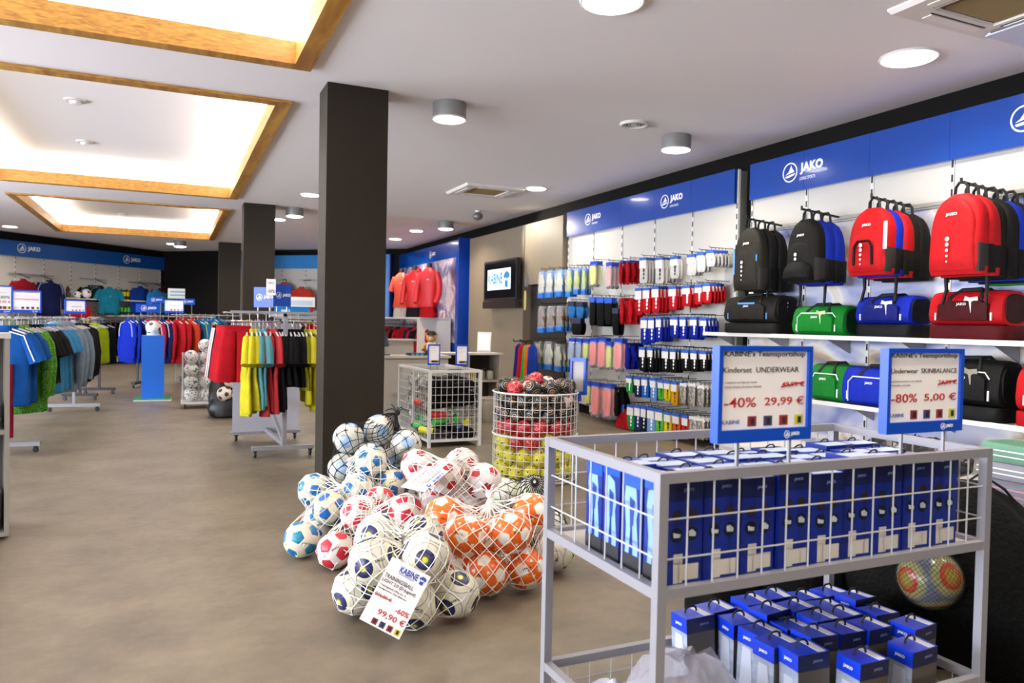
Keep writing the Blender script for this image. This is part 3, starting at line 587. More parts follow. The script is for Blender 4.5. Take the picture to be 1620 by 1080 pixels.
# ================================================================== BAGS AND BACKPACKS
def pack_rings(w, h, d, sgn=1):
    out = []
    for k in range(13):
        t = k / 12; z = h * t
        s = 1 - .10 * t if t < .55 else (1 - .10 * t) * math.sqrt(max(0.0, 1 - ((t - .55) / .47) ** 2.6))
        e = min(1, .55 + t * 5) if t < .1 else 1
        out.append(sup(0, 0, z, max(.02, w / 2 * s * (0.93 + .07 * e)), max(.015, d / 2 * (.6 + .4 * min(1, t * 8 + .1)) * (1 - .42 * max(0, t - .45) / .55) * (1 if t < .97 else .6)), 22, 3.4))
    return out
def backpack(loc, c, label, group, style=0, c2=None, rz=-PI / 2, full=True, mark=True):
    w, h, d = ((.43, .62, .17), (.40, .58, .19), (.42, .55, .20), (.43, .585, .18))[style]; t = thing('backpack', label, 'backpack', loc, rz, group)   # hangs from z = 0
    k = 'bp%d' % style; z0 = -h - .075; T = Matrix.Translation((0, 0, z0))
    obj('body', shared(k + 'b', lambda: G().loft(pack_rings(w, h, d)).move(T), True, 60), nylon(c), t)
    obj('top_handle', shared(k + 'h', lambda: G().tube([(-.055, .0, z0 + h * .93), (-.045, .0, -.02), (-.02, 0, .012), (.02, 0, .012), (.045, 0, -.02), (.055, 0, z0 + h * .93)], .011, 6), True), WEB, t)
    if not full: 
        obj('side_pocket', shared(k + 's', lambda: G().loft([sup(w * .43, 0, z0 + z, .028 * q, d * .38, 12, 3) for z, q in ((.02, .8), (.08, 1.1), (.20, 1), (.22, .6))]), True), nylon('#15130f'), t)
        return t
    fp = obj('front_pocket', shared(k + 'p', lambda: G().loft([[(x * .80, -d * .30 + (y * .52), z * (.60 if style != 3 else .86) + .03) for x, y, z in r] for r in pack_rings(w, h, d)]).move(T), True, 60), nylon(c2 or c), t)
    obj('side_pocket', shared(k + 's', lambda: G().loft([sup(w * .43, 0, z0 + z, .028 * q, d * .38, 12, 3) for z, q in ((.02, .8), (.08, 1.1), (.20, 1), (.22, .6))]), True), mat('pocket mesh', '#1b1815', .8), t)
    obj('zipper', shared(k + 'z', lambda: G().tube([(w * .44 * (1 - .10) * math.cos(a), -d * .30 * (1 - .25 * math.sin(a)), z0 + h * .52 + h * .40 * math.sin(a)) for a in [PI * i / 14 for i in range(15)]], .006, 5), True), BLACKP, t)
    for s in (-.5, .5): obj('strap', shared(k + 't%.1f' % s, lambda: G().tube([(s * w * .7, d * .42, z0 + h * .1), (s * w * .74, d * .45, z0 + .01), (s * w * .72 + .01, d * .40, z0 - .10), (s * w * .78, d * .35, z0 - .21)], [.016, .016, .012, .012], 4)), WEB, t)
    yf = -d * .56 if style != 3 else -d * .57
    if mark: text('JAKO', (.085, .028), INKW, t, (0, -d * .42 - .004 if style != 3 else -d * .5 - .014, z0 + h * .74), rot=(PI / 2 - .15, 0, 0), bold=.03)
    g = G()
    for i in range(5): r = .017 - .0025 * i; g.ball((-.02, yf - .012 + (.0), z0 + h * (.44 - .07 * i)), r, 8, 5, (1, .25, 1))
    obj('print_marks', g, INKW, fp)
    if style == 2: obj('trim_loop', G().tube([(-.09, yf - .008, z0 + .08), (-.085, yf - .012, z0 + h * .42), (-.05, yf - .01, z0 + h * .5), (.05, yf - .01, z0 + h * .5), (.085, yf - .012, z0 + h * .42), (.09, yf - .008, z0 + .08)], .011, 5), nylon('#1c1210'), t); obj('side_flash', G().box(.17, .20, -d * .47, -d * .43, z0 + .2, z0 + .42), INKW, t)
    if style == 1: obj('bottom_flap', G().loft([[(x * .82, y * .9 - d * .42, z * .30 + .02) for x, y, z in r] for r in pack_rings(w, h, d)]).move(T), nylon('#11100f'), t, True)
    if style == 0: obj('side_zip', G().tube([(-.16, yf + .02, z0 + .16), (-.165, yf + .02, z0 + .42)], .014, 5), flat('#4c93dc'), t); obj('zip_puller', G().box(w * .36, w * .36 + .016, -d * .5, -d * .47, z0 + h * .45, z0 + h * .55), flat('#3f83d0'), t)
    return t
PACKS = [(5.92, 0, ['#2e2a22', '#1b1916', '#171613'], ['charcoal', 'black', 'black']), (5.20, 1, ['#1a1814', '#1230b4', '#1230b4'], ['black', 'blue', 'blue']),
         (4.45, 2, ['#d2161c', '#1230c0', '#cf1820', '#1d1c14', '#191812'], ['red', 'blue', 'red', 'black', 'black']), (3.68, 3, ['#da1a20', '#cd1a20', '#1c1c12', '#17160f', '#1434b8', '#1b1b20', '#2b9a2a'], ['red', 'red', 'olive black', 'black', 'blue', 'dark grey', 'green'])]
for j, (y, st, cs, ns) in enumerate(PACKS):
    for i, (c, n) in enumerate(zip(cs, ns)):
        dx = (.095 if st != 0 else .10) * i
        st_i = st
        backpack((5.225 + (.07, .06, .02, .0)[st] + dx * (.8 if st in (2, 3) else 1), y + rnd.uniform(-.01, .01) - (.02 * i), 2.425 - .01 * i), c, '%s backpack, %s on the %s hook arm from the left' % (n, 'frontmost' if i == 0 else ORD[i], ORD[j]), 'backpacks on the wall rack', st_i, full=i == 0, c2=None)
def duffel(loc, L, Hh, D, c, label, end='#141414', base=None, tagc=None, zipc='#d8d8d8', rz=-PI / 2, piping=None, band=None):
    t = thing('sports_bag', label, 'sports bag', loc, rz, 'sports bags on the shelves')
    zb = .0
    if base: obj('bottom_compartment', G().loft([sup(0, 0, z, L / 2 * s, D / 2 * s, 24, 6) for z, s in ((0, .97), (.01, 1), (.10, 1), (.105, .98))]), nylon(base), t, True); zb = .105; L *= .96
    Hb = Hh - zb; rings = []
    for x, s in ((-.5, .82), (-.485, .95), (-.4, 1), (-.2, 1.0), (0, 1.0), (.2, 1.0), (.4, 1), (.485, .95), (.5, .82)):
        n = 22; ring = []
        for k in range(n):
            a = 2 * PI * (k + .5) / n; cy_, cz = math.cos(a), math.sin(a); e = 3.8
            yv = math.copysign(abs(cy_) ** (2 / e), cy_) * D / 2 * s; zv = math.copysign(abs(cz) ** (2 / e), cz)
            taper = 1 - .28 * max(0, zv); ring.append((x * L, yv * taper, zb + Hb / 2 + zv * Hb / 2 * (s if zv > 0 else 1)))
        rings.append(ring)
    obj('body', G().loft(rings), nylon(c), t, True)
    for s in (-1, 1): obj('end_panel', G().loft([sup(0, 0, z, D * .40 * q, Hb * .42 * q, 18, 2.8) for z, q in ((0, 1), (.012, .96))]).move(Matrix.Translation((s * L * .495 - (.006 if s < 0 else 0), 0, zb + Hb * .48)) @ Matrix.Rotation(PI / 2, 4, 'Y') @ Matrix.Rotation(PI / 2, 4, 'Z')), nylon(end), t, True)
    obj('front_pocket', G().loft([[(x, -D * .5 + y, z) for x, z, y in ((-L * .33 * s, zb + Hb * .12, 0), (L * .33 * s, zb + Hb * .12, 0), (L * .30 * s, zb + Hb * .66, .02), (-L * .30 * s, zb + Hb * .66, .02))] for s in (1, 1)] if False else [[(L * .34 * q * sx, -D * .47 - yy_, zb + Hb * (.42 + .29 * q * sz)) for sx, sz in ((-1, -1), (-.2, -1), (1, -1), (1.0, .6), (.7, 1), (-.7, 1), (-1, .6))] for yy_, q in ((0, 1), (.028, .97), (.032, .85))]), nylon(band or c), t, True)
    for s in (-1, 1): obj('carry_strap', G().tube([(-L * .22, -s * D * .46, zb + Hb * .25), (-L * .21, -s * D * .42, zb + Hb * .80), (-L * .12, -s * D * .20, zb + Hb * 1.03), (L * .12, -s * D * .16, zb + Hb * 1.05), (L * .21, -s * D * .42, zb + Hb * .80), (L * .22, -s * D * .46, zb + Hb * .25)], .016, 5), WEB, t)
    zp = obj('zipper', G().tube([(-L * .46, 0, zb + Hb * .97), (0, 0, zb + Hb + .003), (L * .46, 0, zb + Hb * .97)], .007, 5), BLACKP, t)
    for s in (-1, 1): obj('zip_puller', G().box(s * L * .37 - .006, s * L * .37 + .006, -D * .53, -D * .50, zb + Hb * .14, zb + Hb * .36), flat(zipc), zp)
    text('JAKO', (.075, .024), INKW, t, (0, -D * .47 - .0345, zb + Hb * .60), bold=.03)
    g = G()
    for i in range(4): g.ball((L * .507, -.01, zb + Hb * (.72 - .14 * i)), .014 - .0015 * i, 8, 5, (.3, 1, 1))
    obj('print_marks', g, INKW, t)
    if tagc:
        for q in (0, 1): obj('price_tag', G().box(-.03, .03, -.002, .0, -.11, 0), flat(tagc), t, loc=(.05 + .035 * q, -D * .52 - .012, zb + Hb * .80), rot=(0, .35 - .5 * q, .5 * q - .2))
    if piping: obj('piping', G().tube([(-L * .36, -D * .5, zb + Hb * .1), (-L * .37, -D * .49, zb + Hb * .6), (-L * .30, -D * .47, zb + Hb * .74), (L * .30, -D * .47, zb + Hb * .74), (L * .37, -D * .49, zb + Hb * .6)], .006, 5), flat(piping), t, True)
    if zipc == '#4c93dc': obj('pocket_zip', G().box(-L * .16, L * .16, -D * .5 - .02, -D * .5 - .012, zb + Hb * .68, zb + Hb * .74), flat(zipc), t)
    return t
XS = 5.46
duffel((XS, 5.96, 1.297), .78, .38, .34, '#26231d', 'charcoal sports bag with blue zip at the left end of the upper shelf', '#1a1815', base='#191713', zipc='#4c93dc')
duffel((XS, 5.09, 1.297), .60, .27, .30, '#118a2a', 'green sports bag with a black handle on the upper shelf', '#0d3d18', tagc='#c9c29a', piping='#dfe9df')
duffel((XS, 4.41, 1.297), .54, .34, .30, '#1029b4', 'blue sports bag with white tag on the upper shelf', '#0d1226', base='#15161c', tagc='#dedbd0', band='#0e1d7a')
duffel((XS, 3.70, 1.297), .60, .36, .30, '#cf161d', 'red sports bag with white tag at the right of the upper shelf', '#3a1512', base='#5c0d14', tagc='#dedbd0', band='#4f0f14')
duffel((XS, 4.97, .712), .40, .33, .30, '#137f2a', 'green sports bag with white piping on the lower shelf', '#0d4d1c', piping='#dfe9df')
duffel((XS, 4.60 - .12, .712), .62, .33, .31, '#0f2db8', 'blue sports bag with white piping on the lower shelf', '#0e2586', piping='#e6e8f0')
duffel((XS, 3.68, .712), .56, .44, .32, '#171614', 'black sports bag with white piping on the lower shelf', '#12110f', base='#141312', tagc='#8a8068', piping='#e8e6e0')
duffel((XS, 3.02, .712), .60, .42, .32, '#d4141c', 'red sports bag at the right edge of the lower shelf', '#3b1013', base='#c9121a')

# ================================================================== NETS OF BALLS
def ball_mark(b, r, side, lift, body='JAKO', w=.045):                       # small printed name on a ball
    c = Vector(b.location); n = (Vector((0, 0, 1.35)) - c).normalized(); rt = n.cross(Vector((0, 0, 1))).normalized()
    n = (n + rt * side + Vector((0, 0, lift))).normalized()
    o = text(body, (w, w * .26), INK, None, (0, 0, 0), rot=(0, 0, 0), bold=.03, name='ball_name')
    q = n.to_track_quat('Z', 'Y') @ Matrix.Rotation(rnd.uniform(-.7, .7), 3, 'Z').to_quaternion()
    o.rotation_euler = q.to_euler(); o.location = c + n * (r - .0005); o.parent = b
    o.matrix_parent_inverse = Matrix.LocRotScale(b.location, b.rotation_euler, b.scale).inverted()
def net(label, balls, r, m, center=None, axis=(0, 0, 1), knot=None, nu=48, nv=22, cord=.0026, pull=.985):
    Bp = np.array(balls); c = np.array(center) if center else Bp.mean(0) + np.array([0, 0, -.02])
    ax = Vector(axis).normalized() if knot is None else (Vector(knot) - Vector(c)).normalized()
    q = Vector((0, 0, 1)).rotation_difference(ax).to_matrix()
    th = np.linspace(.04, PI - .04, nv); ph = np.arange(nu) * 2 * PI / nu
    D = np.array([[q @ Vector((math.sin(t) * math.cos(p), math.sin(t) * math.sin(p), math.cos(t))) for p in ph] for t in th])
    R0 = np.zeros((nv, nu)) + .05
    for b in Bp:
        v = b - c; bb = D @ v; disc = bb ** 2 - v @ v + (r + .004) ** 2
        ok = (disc > 0); tt = np.where(ok, bb + np.sqrt(np.maximum(disc, 0)), 0); R0 = np.maximum(R0, tt)
    Rr = R0.copy()
    for it in range(60):
        up_ = np.vstack([Rr[:1], Rr[:-1]]); dn = np.vstack([Rr[1:], Rr[-1:]])
        Rr = np.maximum(R0, (up_ + dn + np.roll(Rr, 1, 1) + np.roll(Rr, -1, 1)) / 4 * pull)
    P = c + D * Rr[..., None]
    if knot is not None:
        for j in range(4): P[j] = np.array(knot) + (P[j] - np.array(knot)) * ((.02, .12, .45, .8)[j])
    P[..., 2] = np.maximum(P[..., 2], .004)
    g = G()
    for sgn in (1, -1):
        for i in range(0, nu, 2):
            g.tube([P[j][(i + sgn * j) % nu] for j in range(nv)], cord, 3)
    t = thing('ball_net', label, 'ball net', tuple(float(x) for x in (c[0], c[1], 0)))
    g.move(Matrix.Translation((-c[0], -c[1], 0)))
    obj('netting', g, m, t, kind='stuff')
    if knot is not None:
        k = Vector(knot) - Vector((c[0], c[1], 0)); kg = G()
        kg.ball(k, .022, 8, 6)
        for i in range(7):
            a = 2 * PI * i / 7; kg.tube([k, k + Vector((.04 * math.cos(a), .04 * math.sin(a), .03)), k + Vector((.09 * math.cos(a), .09 * math.sin(a), .01 + .02 * (i % 3)))], cord * 1.3, 4)
        obj('knot', kg, m, t, True)
    return t
BAGS = {
 'a': (.105, [(1.111, 5.135, .544), (1.337, 5.194, .586), (1.453, 4.915, .513), (1.068, 5.085, .348), (1.210, 4.918, .439), (1.400, 5.054, .370), (1.301, 5.086, .191), (1.194, 5.302, .145), (1.506, 5.057, .192)]),
 'b': (.102, [(1.154, 4.669, .452), (.832, 4.810, .279), (.869, 4.500, .230), (.687, 4.355, .102), (1.046, 4.553, .309), (1.284, 4.607, .314), (.840, 4.651, .102), (1.028, 4.829, .155), (1.135, 4.667, .102)]),
 'c1': (.100, [(.824, 4.095, .100), (.996, 4.296, .236), (1.230, 4.137, .268), (1.152, 4.445, .252), (1.094, 4.137, .126)]),
 'c2': (.105, [(1.407, 4.500, .449), (1.500, 4.235, .423), (1.661, 4.385, .462), (1.727, 4.185, .397), (1.459, 4.306, .233), (1.663, 4.274, .222)]),
 'd': (.105, [(1.190, 3.184, .120), (.779, 3.402, .114), (.980, 3.147, .114), (1.030, 3.152, .315), (.821, 3.261, .287), (.892, 3.447, .339), (1.087, 3.383, .332), (1.000, 3.521, .105)]),
 'e': (.105, [(1.314, 3.715, .334), (1.329, 3.455, .296), (1.536, 3.362, .322), (1.711, 3.482, .370), (1.422, 3.386, .124), (1.632, 3.401, .123), (1.350, 3.639, .123), (1.574, 3.758, .184)]),
 'f': (.105, [(1.848, 4.137, .312), (1.959, 3.968, .352), (1.910, 3.604, .116), (1.972, 3.798, .188), (1.951, 4.024, .105)])}
DESC = {'a': ('white ball with pale blue discs', 'black net beside the column'), 'b': ('white ball with blue and green panels', 'leftmost white net'), 'c1': ('white ball with many red panels', 'low middle white net'),
        'c2': ('glossy white ball with red pentagons', 'upper white net'), 'd': ('cream ball with navy and yellow discs', 'front white net'), 'e': ('orange ball with white patches', 'knotted white net'), 'f': ('white ball with faint green discs', 'black net behind the cart')}
BM = {'a': [B_PALE], 'b': [B_BLUE, B_BLUE, B_LIME], 'c1': [B_RED2], 'c2': [B_RED], 'd': [B_NAVY], 'e': [B_ORANGE], 'f': [B_GREENW]}
BB = []
for k, (r, L) in BAGS.items():
    order = sorted(range(len(L)), key=lambda i: (L[i][0] * .911 - L[i][1] * .412) / (L[i][0] * .412 + L[i][1] * .911))
    for i, p in enumerate(L):
        bb_ = ball(p, r, BM[k][i % len(BM[k])], '%s in the %s, %s from left' % (DESC[k][0], DESC[k][1], ORD[order.index(i)]), 'balls in the ' + DESC[k][1])
        BB.append((bb_, r))
for bb_, r in BB: ball_mark(bb_, r, rnd.uniform(-.35, .35), rnd.uniform(-.3, .3))
net('black net holding pale blue balls beside the dark column', BAGS['a'][1], .105, NETB, knot=(1.47, 5.2, .70), cord=.003)
net('white net holding blue and green balls at the heap\'s left', BAGS['b'][1], .102, NETW, nu=56)
net('low white net holding red panelled balls behind the front net', BAGS['c1'][1], .100, NETW, nu=44)
net('white net holding glossy red pentagon balls at the top of the heap', BAGS['c2'][1], .105, NETW, nu=44)
net('white net holding navy and yellow balls with the price card in front', BAGS['d'][1], .105, NETW, nu=44)
net('white net holding orange balls gathered in a knot', BAGS['e'][1], .105, NETW, nu=44, knot=(1.50, 3.56, .47))
net('black net holding white and green balls half behind the cart', BAGS['f'][1], .105, NETB, nu=44)
def tag_card(label, corners_c, right_v, up_v, w, h, lines):
    X = Vector(right_v).normalized(); U = Vector(up_v); U = (U - X * U.dot(X)).normalized(); Nn = X.cross(U)
    t = thing('price_card', label, 'price card', corners_c); t.rotation_euler = Matrix((X, -Nn, U)).transposed().to_euler()
    obj('card', G().box(-w / 2, w / 2, 0, .002, -h / 2, h / 2), PAPER, t)
    for body, x, z, fit, m, al, b in lines: text(body, fit, m, t, (x, -.001, z), bold=b, align=al)
    return t
def thumbs(t, w, z, y=-.0012, s=.022, n=4):
    cs = ['#8c2a30', '#4a4568', '#a02a26', '#c2c028']
    for i in range(n):
        x = -w * .18 + w * .19 * i
        obj('print_patch', G().box(x - s / 2, x + s / 2, y, y + .0008, z - s / 2, z + s / 2), flat(cs[i]), t); obj('print_patch', G().box(x - s * .2, x + s * .25, y - .0004, y, z - s * .3, z + s * .35), flat('#262230'), t)
def shirt_logo(t, x, y, z, s, m):
    obj('shirt_mark', G().plate([(-.28, -.5), (.22, -.55), (.24, .1), (.42, .05), (.50, .30), (.2, .52), (-.18, .52), (-.5, .25), (-.42, .05), (-.28, .1)], -.02, .02), m, t, loc=(x, y, z), scale=(s, .03, s))
    for q in (-.13, .09): obj('eye_mark', G().lathe([(.11, -.02), (.11, .02)], 10).move(Matrix.Rotation(PI / 2, 4, 'X')), INKW, t, loc=(x + q * s, y - .0006, z + .0 * s), scale=(s, .02, s))
tc = tag_card('white price card with red price on the front net of balls', (.862, 3.028, .200), (.140, -.052, -.080), (.10, .055, .250), .185, .275,
              [('KABINE', .005, .108, (.085, .026), BLUEINK, 'CENTER', .03), ('JAKO TEAMSPORTSHOP', .0, .089, (.07, .006), BLUEINK, 'CENTER', 0),
               ('TRAININGSBALL', -.085, .062, (.135, .017), INK, 'LEFT', 0), ('LIGHT 2.0 (D-Jugend)', -.085, .040, (.155, .017), INK, 'LEFT', 0), ('Trainingsball, 290g, Gr. 5', -.085, .020, (.12, .009), INK, 'LEFT', 0),
               ('handgenaeht, 10er-Ballnetz', -.085, .007, (.13, .008), INK, 'LEFT', 0), ('236,89 €', -.085, -.020, (.075, .016), RED_INK, 'LEFT', 0), ('-60%', .085, -.042, (.062, .021), RED_INK, 'RIGHT', .012), ('99,90 €', .085, -.079, (.125, .028), RED_INK, 'RIGHT', .008)])
shirt_logo(tc, .068, -.001, .106, .032, BLUEINK); obj('strike_line', G().box(-.087, -.008, -.0022, -.0012, -.022, -.019), RED_INK, tc); thumbs(tc, .185, -.118, s=.024)
t2 = tag_card('white product card lying upside down on the upper red balls', (1.325, 4.10, .455), (-.177, -.087, -.094), (.029, -.178, -.024), .21, .19,
              [('KABINE', -.03, .080, (.09, .024), BLUEINK, 'CENTER', .03), ('TRAININGSBALL', -.09, .045, (.13, .015), INK, 'LEFT', 0), ('LIGHT 3.0 (E-Jugend)', -.09, .025, (.15, .014), INK, 'LEFT', 0),
               ('Trainingsball, 10er-Ballnetz', -.09, .0, (.16, .010), INK, 'LEFT', 0), ('handgenaeht, Groesse 4', -.09, -.02, (.15, .010), INK, 'LEFT', 0), ('236,89 €  -60%', -.09, -.05, (.15, .014), RED_INK, 'LEFT', 0)])
shirt_logo(t2, .05, -.001, .080, .03, BLUEINK)

# ================================================================== ROUND WIRE BIN
BX, BY, BR_ = 2.91, 5.91, .365
t = thing('wire_bin', 'round wire bin full of small balls behind the ball heap', 'bin', (BX, BY, 0))
def circ(r, z, n=40): return [(r * math.cos(2 * PI * i / n), r * math.sin(2 * PI * i / n), z) for i in range(n)]
for z in (.76, .40): obj('rim', G().tube(circ(BR_ + .006, z), .008, 6, True), WIREW, t, True)
g = G()
for i in range(36): a = 2 * PI * i / 36; g.tube([(BR_ * math.cos(a), BR_ * math.sin(a), .02), (BR_ * math.cos(a), BR_ * math.sin(a), .76)], .0028, 4)
for i in range(1, 12): g.tube(circ(BR_ + .003, .02 + .74 * i / 12), .0028, 4, True)
for z in (.02, .03, .05): g.tube(circ(BR_ + .003, z), .004, 4, True)
for i in range(9): q = -.32 + .08 * i; e = math.sqrt(BR_ ** 2 - q * q); g.tube([(q, -e, .02), (q, e, .02)], .003, 4)
obj('wire_mesh', g, WIREW, t, kind='stuff')
rb = .071; cnt = 0
LAY = [(.10, 'y'), (.225, 'y'), (.345, 'yr'), (.465, 'rk'), (.585, 'k'), (.70, 'k')]
NM = {'y': ('small yellow ball', B_YELLOW), 'r': ('small red ball', B_CORAL), 'k': ('small black ball with pale rings', B_BLACK), 'w': ('small white ball with red panels', B_RED)}
for li, (z, cc) in enumerate(LAY):
    n = 13
    for i in range(n):
        a = 2 * PI * (i + .5 * (li % 2)) / n + R(-120)
        if math.cos(a - R(-116)) < -.55: continue
        ch = cc[0] if len(cc) == 1 else ('y' if cc == 'yr' and i % 3 else 'r') if cc == 'yr' else ('r' if i % 5 < 3 else 'k')
        if cc == 'k' and i in (5, 9) and li == 4: ch = 'r'
        if cc == 'k' and i == 2 and li == 5: ch = 'w'
        ball((BX + (BR_ - rb - .012) * math.cos(a), BY + (BR_ - rb - .012) * math.sin(a), z + rnd.uniform(-.012, .012)), rb, NM[ch][1], '%s at the round bin wire, %s around, %s layer up' % (NM[ch][0], ORD[i], ORD[li]), 'balls in the round wire bin', hi=False)
for i in range(8):
    a = 2 * PI * i / 8
    ch = 'kkrkkwkk'[i]; ball((BX + .17 * math.cos(a), BY + .17 * math.sin(a), .775 + .02 * (i % 2)), rb, NM[ch][1], '%s heaped on top of the round bin, %s around' % (NM[ch][0], ORD[i]), 'balls heaped in the round wire bin', hi=False)
for i in range(11):
    a = 2 * PI * (i + .3) / 11
    ch = 'kwkkkkrkkkk'[i]; ball((BX + .285 * math.cos(a), BY + .285 * math.sin(a), .80 + .008 * (i % 3)), rb, NM[ch][1], '%s on the rim of the round bin, %s around' % (NM[ch][0], ORD[i]), 'balls on the rim of the round wire bin', hi=False)
ball((BX, BY, .86), rb, B_CORAL, 'small red ball at the peak of the round bin', 'balls heaped in the round wire bin', hi=False)

# ================================================================== SIGNS
def sign(label, loc, w, h, rz=0, header=None, title=None, small=(), old=None, pct=None, price=None, stem=.1, frame=SIGNB, thick=.03, cat='sign', logo=True, thumb=True, rot=None, base=.035):
    t = thing('price_sign', label, cat, loc, rz, rot=rot); b = .014; bb = base
    obj('frame', G().box(-w / 2, -w / 2 + b, -thick / 2, thick / 2, 0, h).box(w / 2 - b, w / 2, -thick / 2, thick / 2, 0, h).box(-w / 2 + b, w / 2 - b, -thick / 2, thick / 2, 0, bb).box(-w / 2 + b, w / 2 - b, -thick / 2, thick / 2, h - b, h), frame, t)
    pp = obj('paper', G().box(-w / 2 + b, w / 2 - b, -thick * .2, thick * .2, bb, h - b), PAPER, t)
    y = -thick * .2 - .0008; W2 = w - 2 * b; H2 = h - b - bb
    def put(body, fx, fz, fw, fh, m, al='LEFT', bo=0): text(body, (fw * W2, fh * H2), m, pp, (-w / 2 + b + fx * W2, y, bb + fz * H2), align=al, bold=bo)
    if header: put(header, .5, .955, .94, .085, INK, 'CENTER', .012)
    if title: put(title[0], title[1], title[2], title[3], title[4], title[5] if len(title) > 5 else INK)
    for body, fx, fz, fw in small: put(body, fx, fz, fw, .028, GREYINK)
    if old: put(old, .97, .565, .27, .075, RED_INK, 'RIGHT', .01); obj('strike_line', G().bar((w / 2 - b - .31 * W2, y - .0006, bb + .535 * H2), (w / 2 - b - .03 * W2, y - .0006, bb + .595 * H2), .001, .004), RED_INK, pp)
    if pct: put(pct, .04, .345, .36, .125, RED_INK, 'LEFT', .008)
    if price: put(price, .97, .345, .47, .125, RED_INK, 'RIGHT', .008)
    if thumb:
        s = H2 * .13
        put('KABINE', .02, .10, .20, .05, BLUEINK)
        for i, c in enumerate(('#8c2a30', '#4a4568', '#a02a26', '#c8c62a')):
            x = -w / 2 + b + W2 * (.36 + .185 * i); z = bb + H2 * .10
            obj('print_patch', G().box(x - s * .55, x + s * .55, y, y + .0006, z - s / 2, z + s / 2), flat(c), pp); obj('print_patch', G().box(x - s * .15, x + s * .3, y - .0005, y, z - s * .35, z + s * .3), flat('#231f2a'), pp)
    if logo: brand(t, w / 2 - .075 * w / .33, -thick / 2 - .0008, bb * .48, bb * .36)
    if stem:
        for s in (-.26, .30): obj('stem', G().box(s * w - .004, s * w + .004, -.004, .004, -stem, 0), STEEL, t)
    return t
sign('blue framed price sign for underwear sets at the middle of the grey cart', (1.504, 1.622, 1.037), .335, .264, header="KABINE's Teamsportshop", title=('Kinderset  UNDERWEAR', .02, .76, .88, .07), small=(('Longsleeve und Tight fuer Kinder', .05, .60, .36), ('versch. Farben, Groessen, Modelle', .04, .545, .42)), old='49,99 €', pct='-40%', price='29,99 €', stem=.10)
sign('blue framed eighty percent sale sign near the right end of the grey cart', (2.150, 1.622, 1.035), .345, .262, header="KABINE's Teamsportshop", title=('Underwear  SKINBALANCE', .03, .74, .94, .07), small=(('Funktionswaesche, nur solange', .02, .59, .44), ('Vorrat reicht', .02, .535, .28)), old='24,99 €', pct='-80%', price='5,00 €', stem=.10)

# ================================================================== GREY CART WITH BOXED UNDERWEAR
cx0, cx1, cy0, cy1, ct = 1.165, 2.457, 1.615, 2.245, .970
cart = thing('display_cart', 'grey metal two-tier display cart filled with blue boxes', 'display cart', (0, 0, 0)); q = .028
for x in (cx0, cx1):
    for y in (cy0, cy1): obj('post', G().box(x - q / 2, x + q / 2, y - q / 2, y + q / 2, .045, ct), STEEL, cart)
for z in (ct, .665, .215, .075):
    for y in (cy0, cy1): obj('rail', G().box(cx0 + q / 2, cx1 - q / 2, y - q / 2 + .001, y + q / 2 - .001, z - q, z), STEEL, cart)
    for x in (cx0, cx1): obj('rail', G().box(x - q / 2 + .001, x + q / 2 - .001, cy0 + q / 2, cy1 - q / 2, z - q, z), STEEL, cart)
for y in (cy0, cy1):
    g = G()
    for i in range(1, 15): x = cx0 + (cx1 - cx0) * i / 15; g.tube([(x, y, .65), (x, y, .95)], .0028, 5); g.tube([(x, y, .06), (x, y, .2)], .0022, 5)
    for z in (.74, .845): g.tube([(cx0, y, z), (cx1, y, z)], .0028, 5)
    g.tube([(cx0, y, .13), (cx1, y, .13)], .0022, 5); obj('wire_grid', g, mat('cart wire', '#c4c4c2', .35, metal=.3), cart, kind='stuff')
for x in (cx0, cx1):
    g = G()
    for i in range(1, 7): y = cy0 + (cy1 - cy0) * i / 7; g.tube([(x, y, .65), (x, y, .95)], .0028, 5); g.tube([(x, y, .06), (x, y, .2)], .0022, 5)
    for z in (.74, .845): g.tube([(x, cy0, z), (x, cy1, z)], .0028, 5)
    g.tube([(x, cy0, .13), (x, cy1, .13)], .0022, 5); obj('wire_grid', g, mat('cart wire', '#c4c4c2'), cart, kind='stuff')
obj('basket_floor', G().box(cx0, cx1, cy0, cy1, .645, .652), mat('basket floor', '#c6c3bb', .5), cart); obj('basket_floor', G().box(cx0, cx1, cy0, cy1, .052, .058), mat('basket floor', '#c6c3bb'), cart)
for x in (cx0 + .01, cx1 - .01):
    for y in (cy0 + .01, cy1 - .01): obj('caster', G().lathe([(.02, -.012), (.024, -.006), (.024, .006), (.02, .012)], 12).move(Matrix.Translation((x, y, .024)) @ Matrix.Rotation(PI / 2, 4, 'Y')), BLACKP, cart)
BOXB = mat('box blue', '#0a2688', .35, vary=.12, vscale=14); BOXD = mat('box deep blue', '#07174e', .35); FIG = mat('athlete print', '#86aee2', .4); FIGD = mat('athlete print navy', '#1b3f94', .4)
def tab(w): return G().tube([(-.024, 0, 0), (-.022, 0, .012), (-.010, 0, .022), (.010, 0, .022), (.022, 0, .012), (.024, 0, 0)], .004, 5)
dx, dy, bh = .132, .104, .280
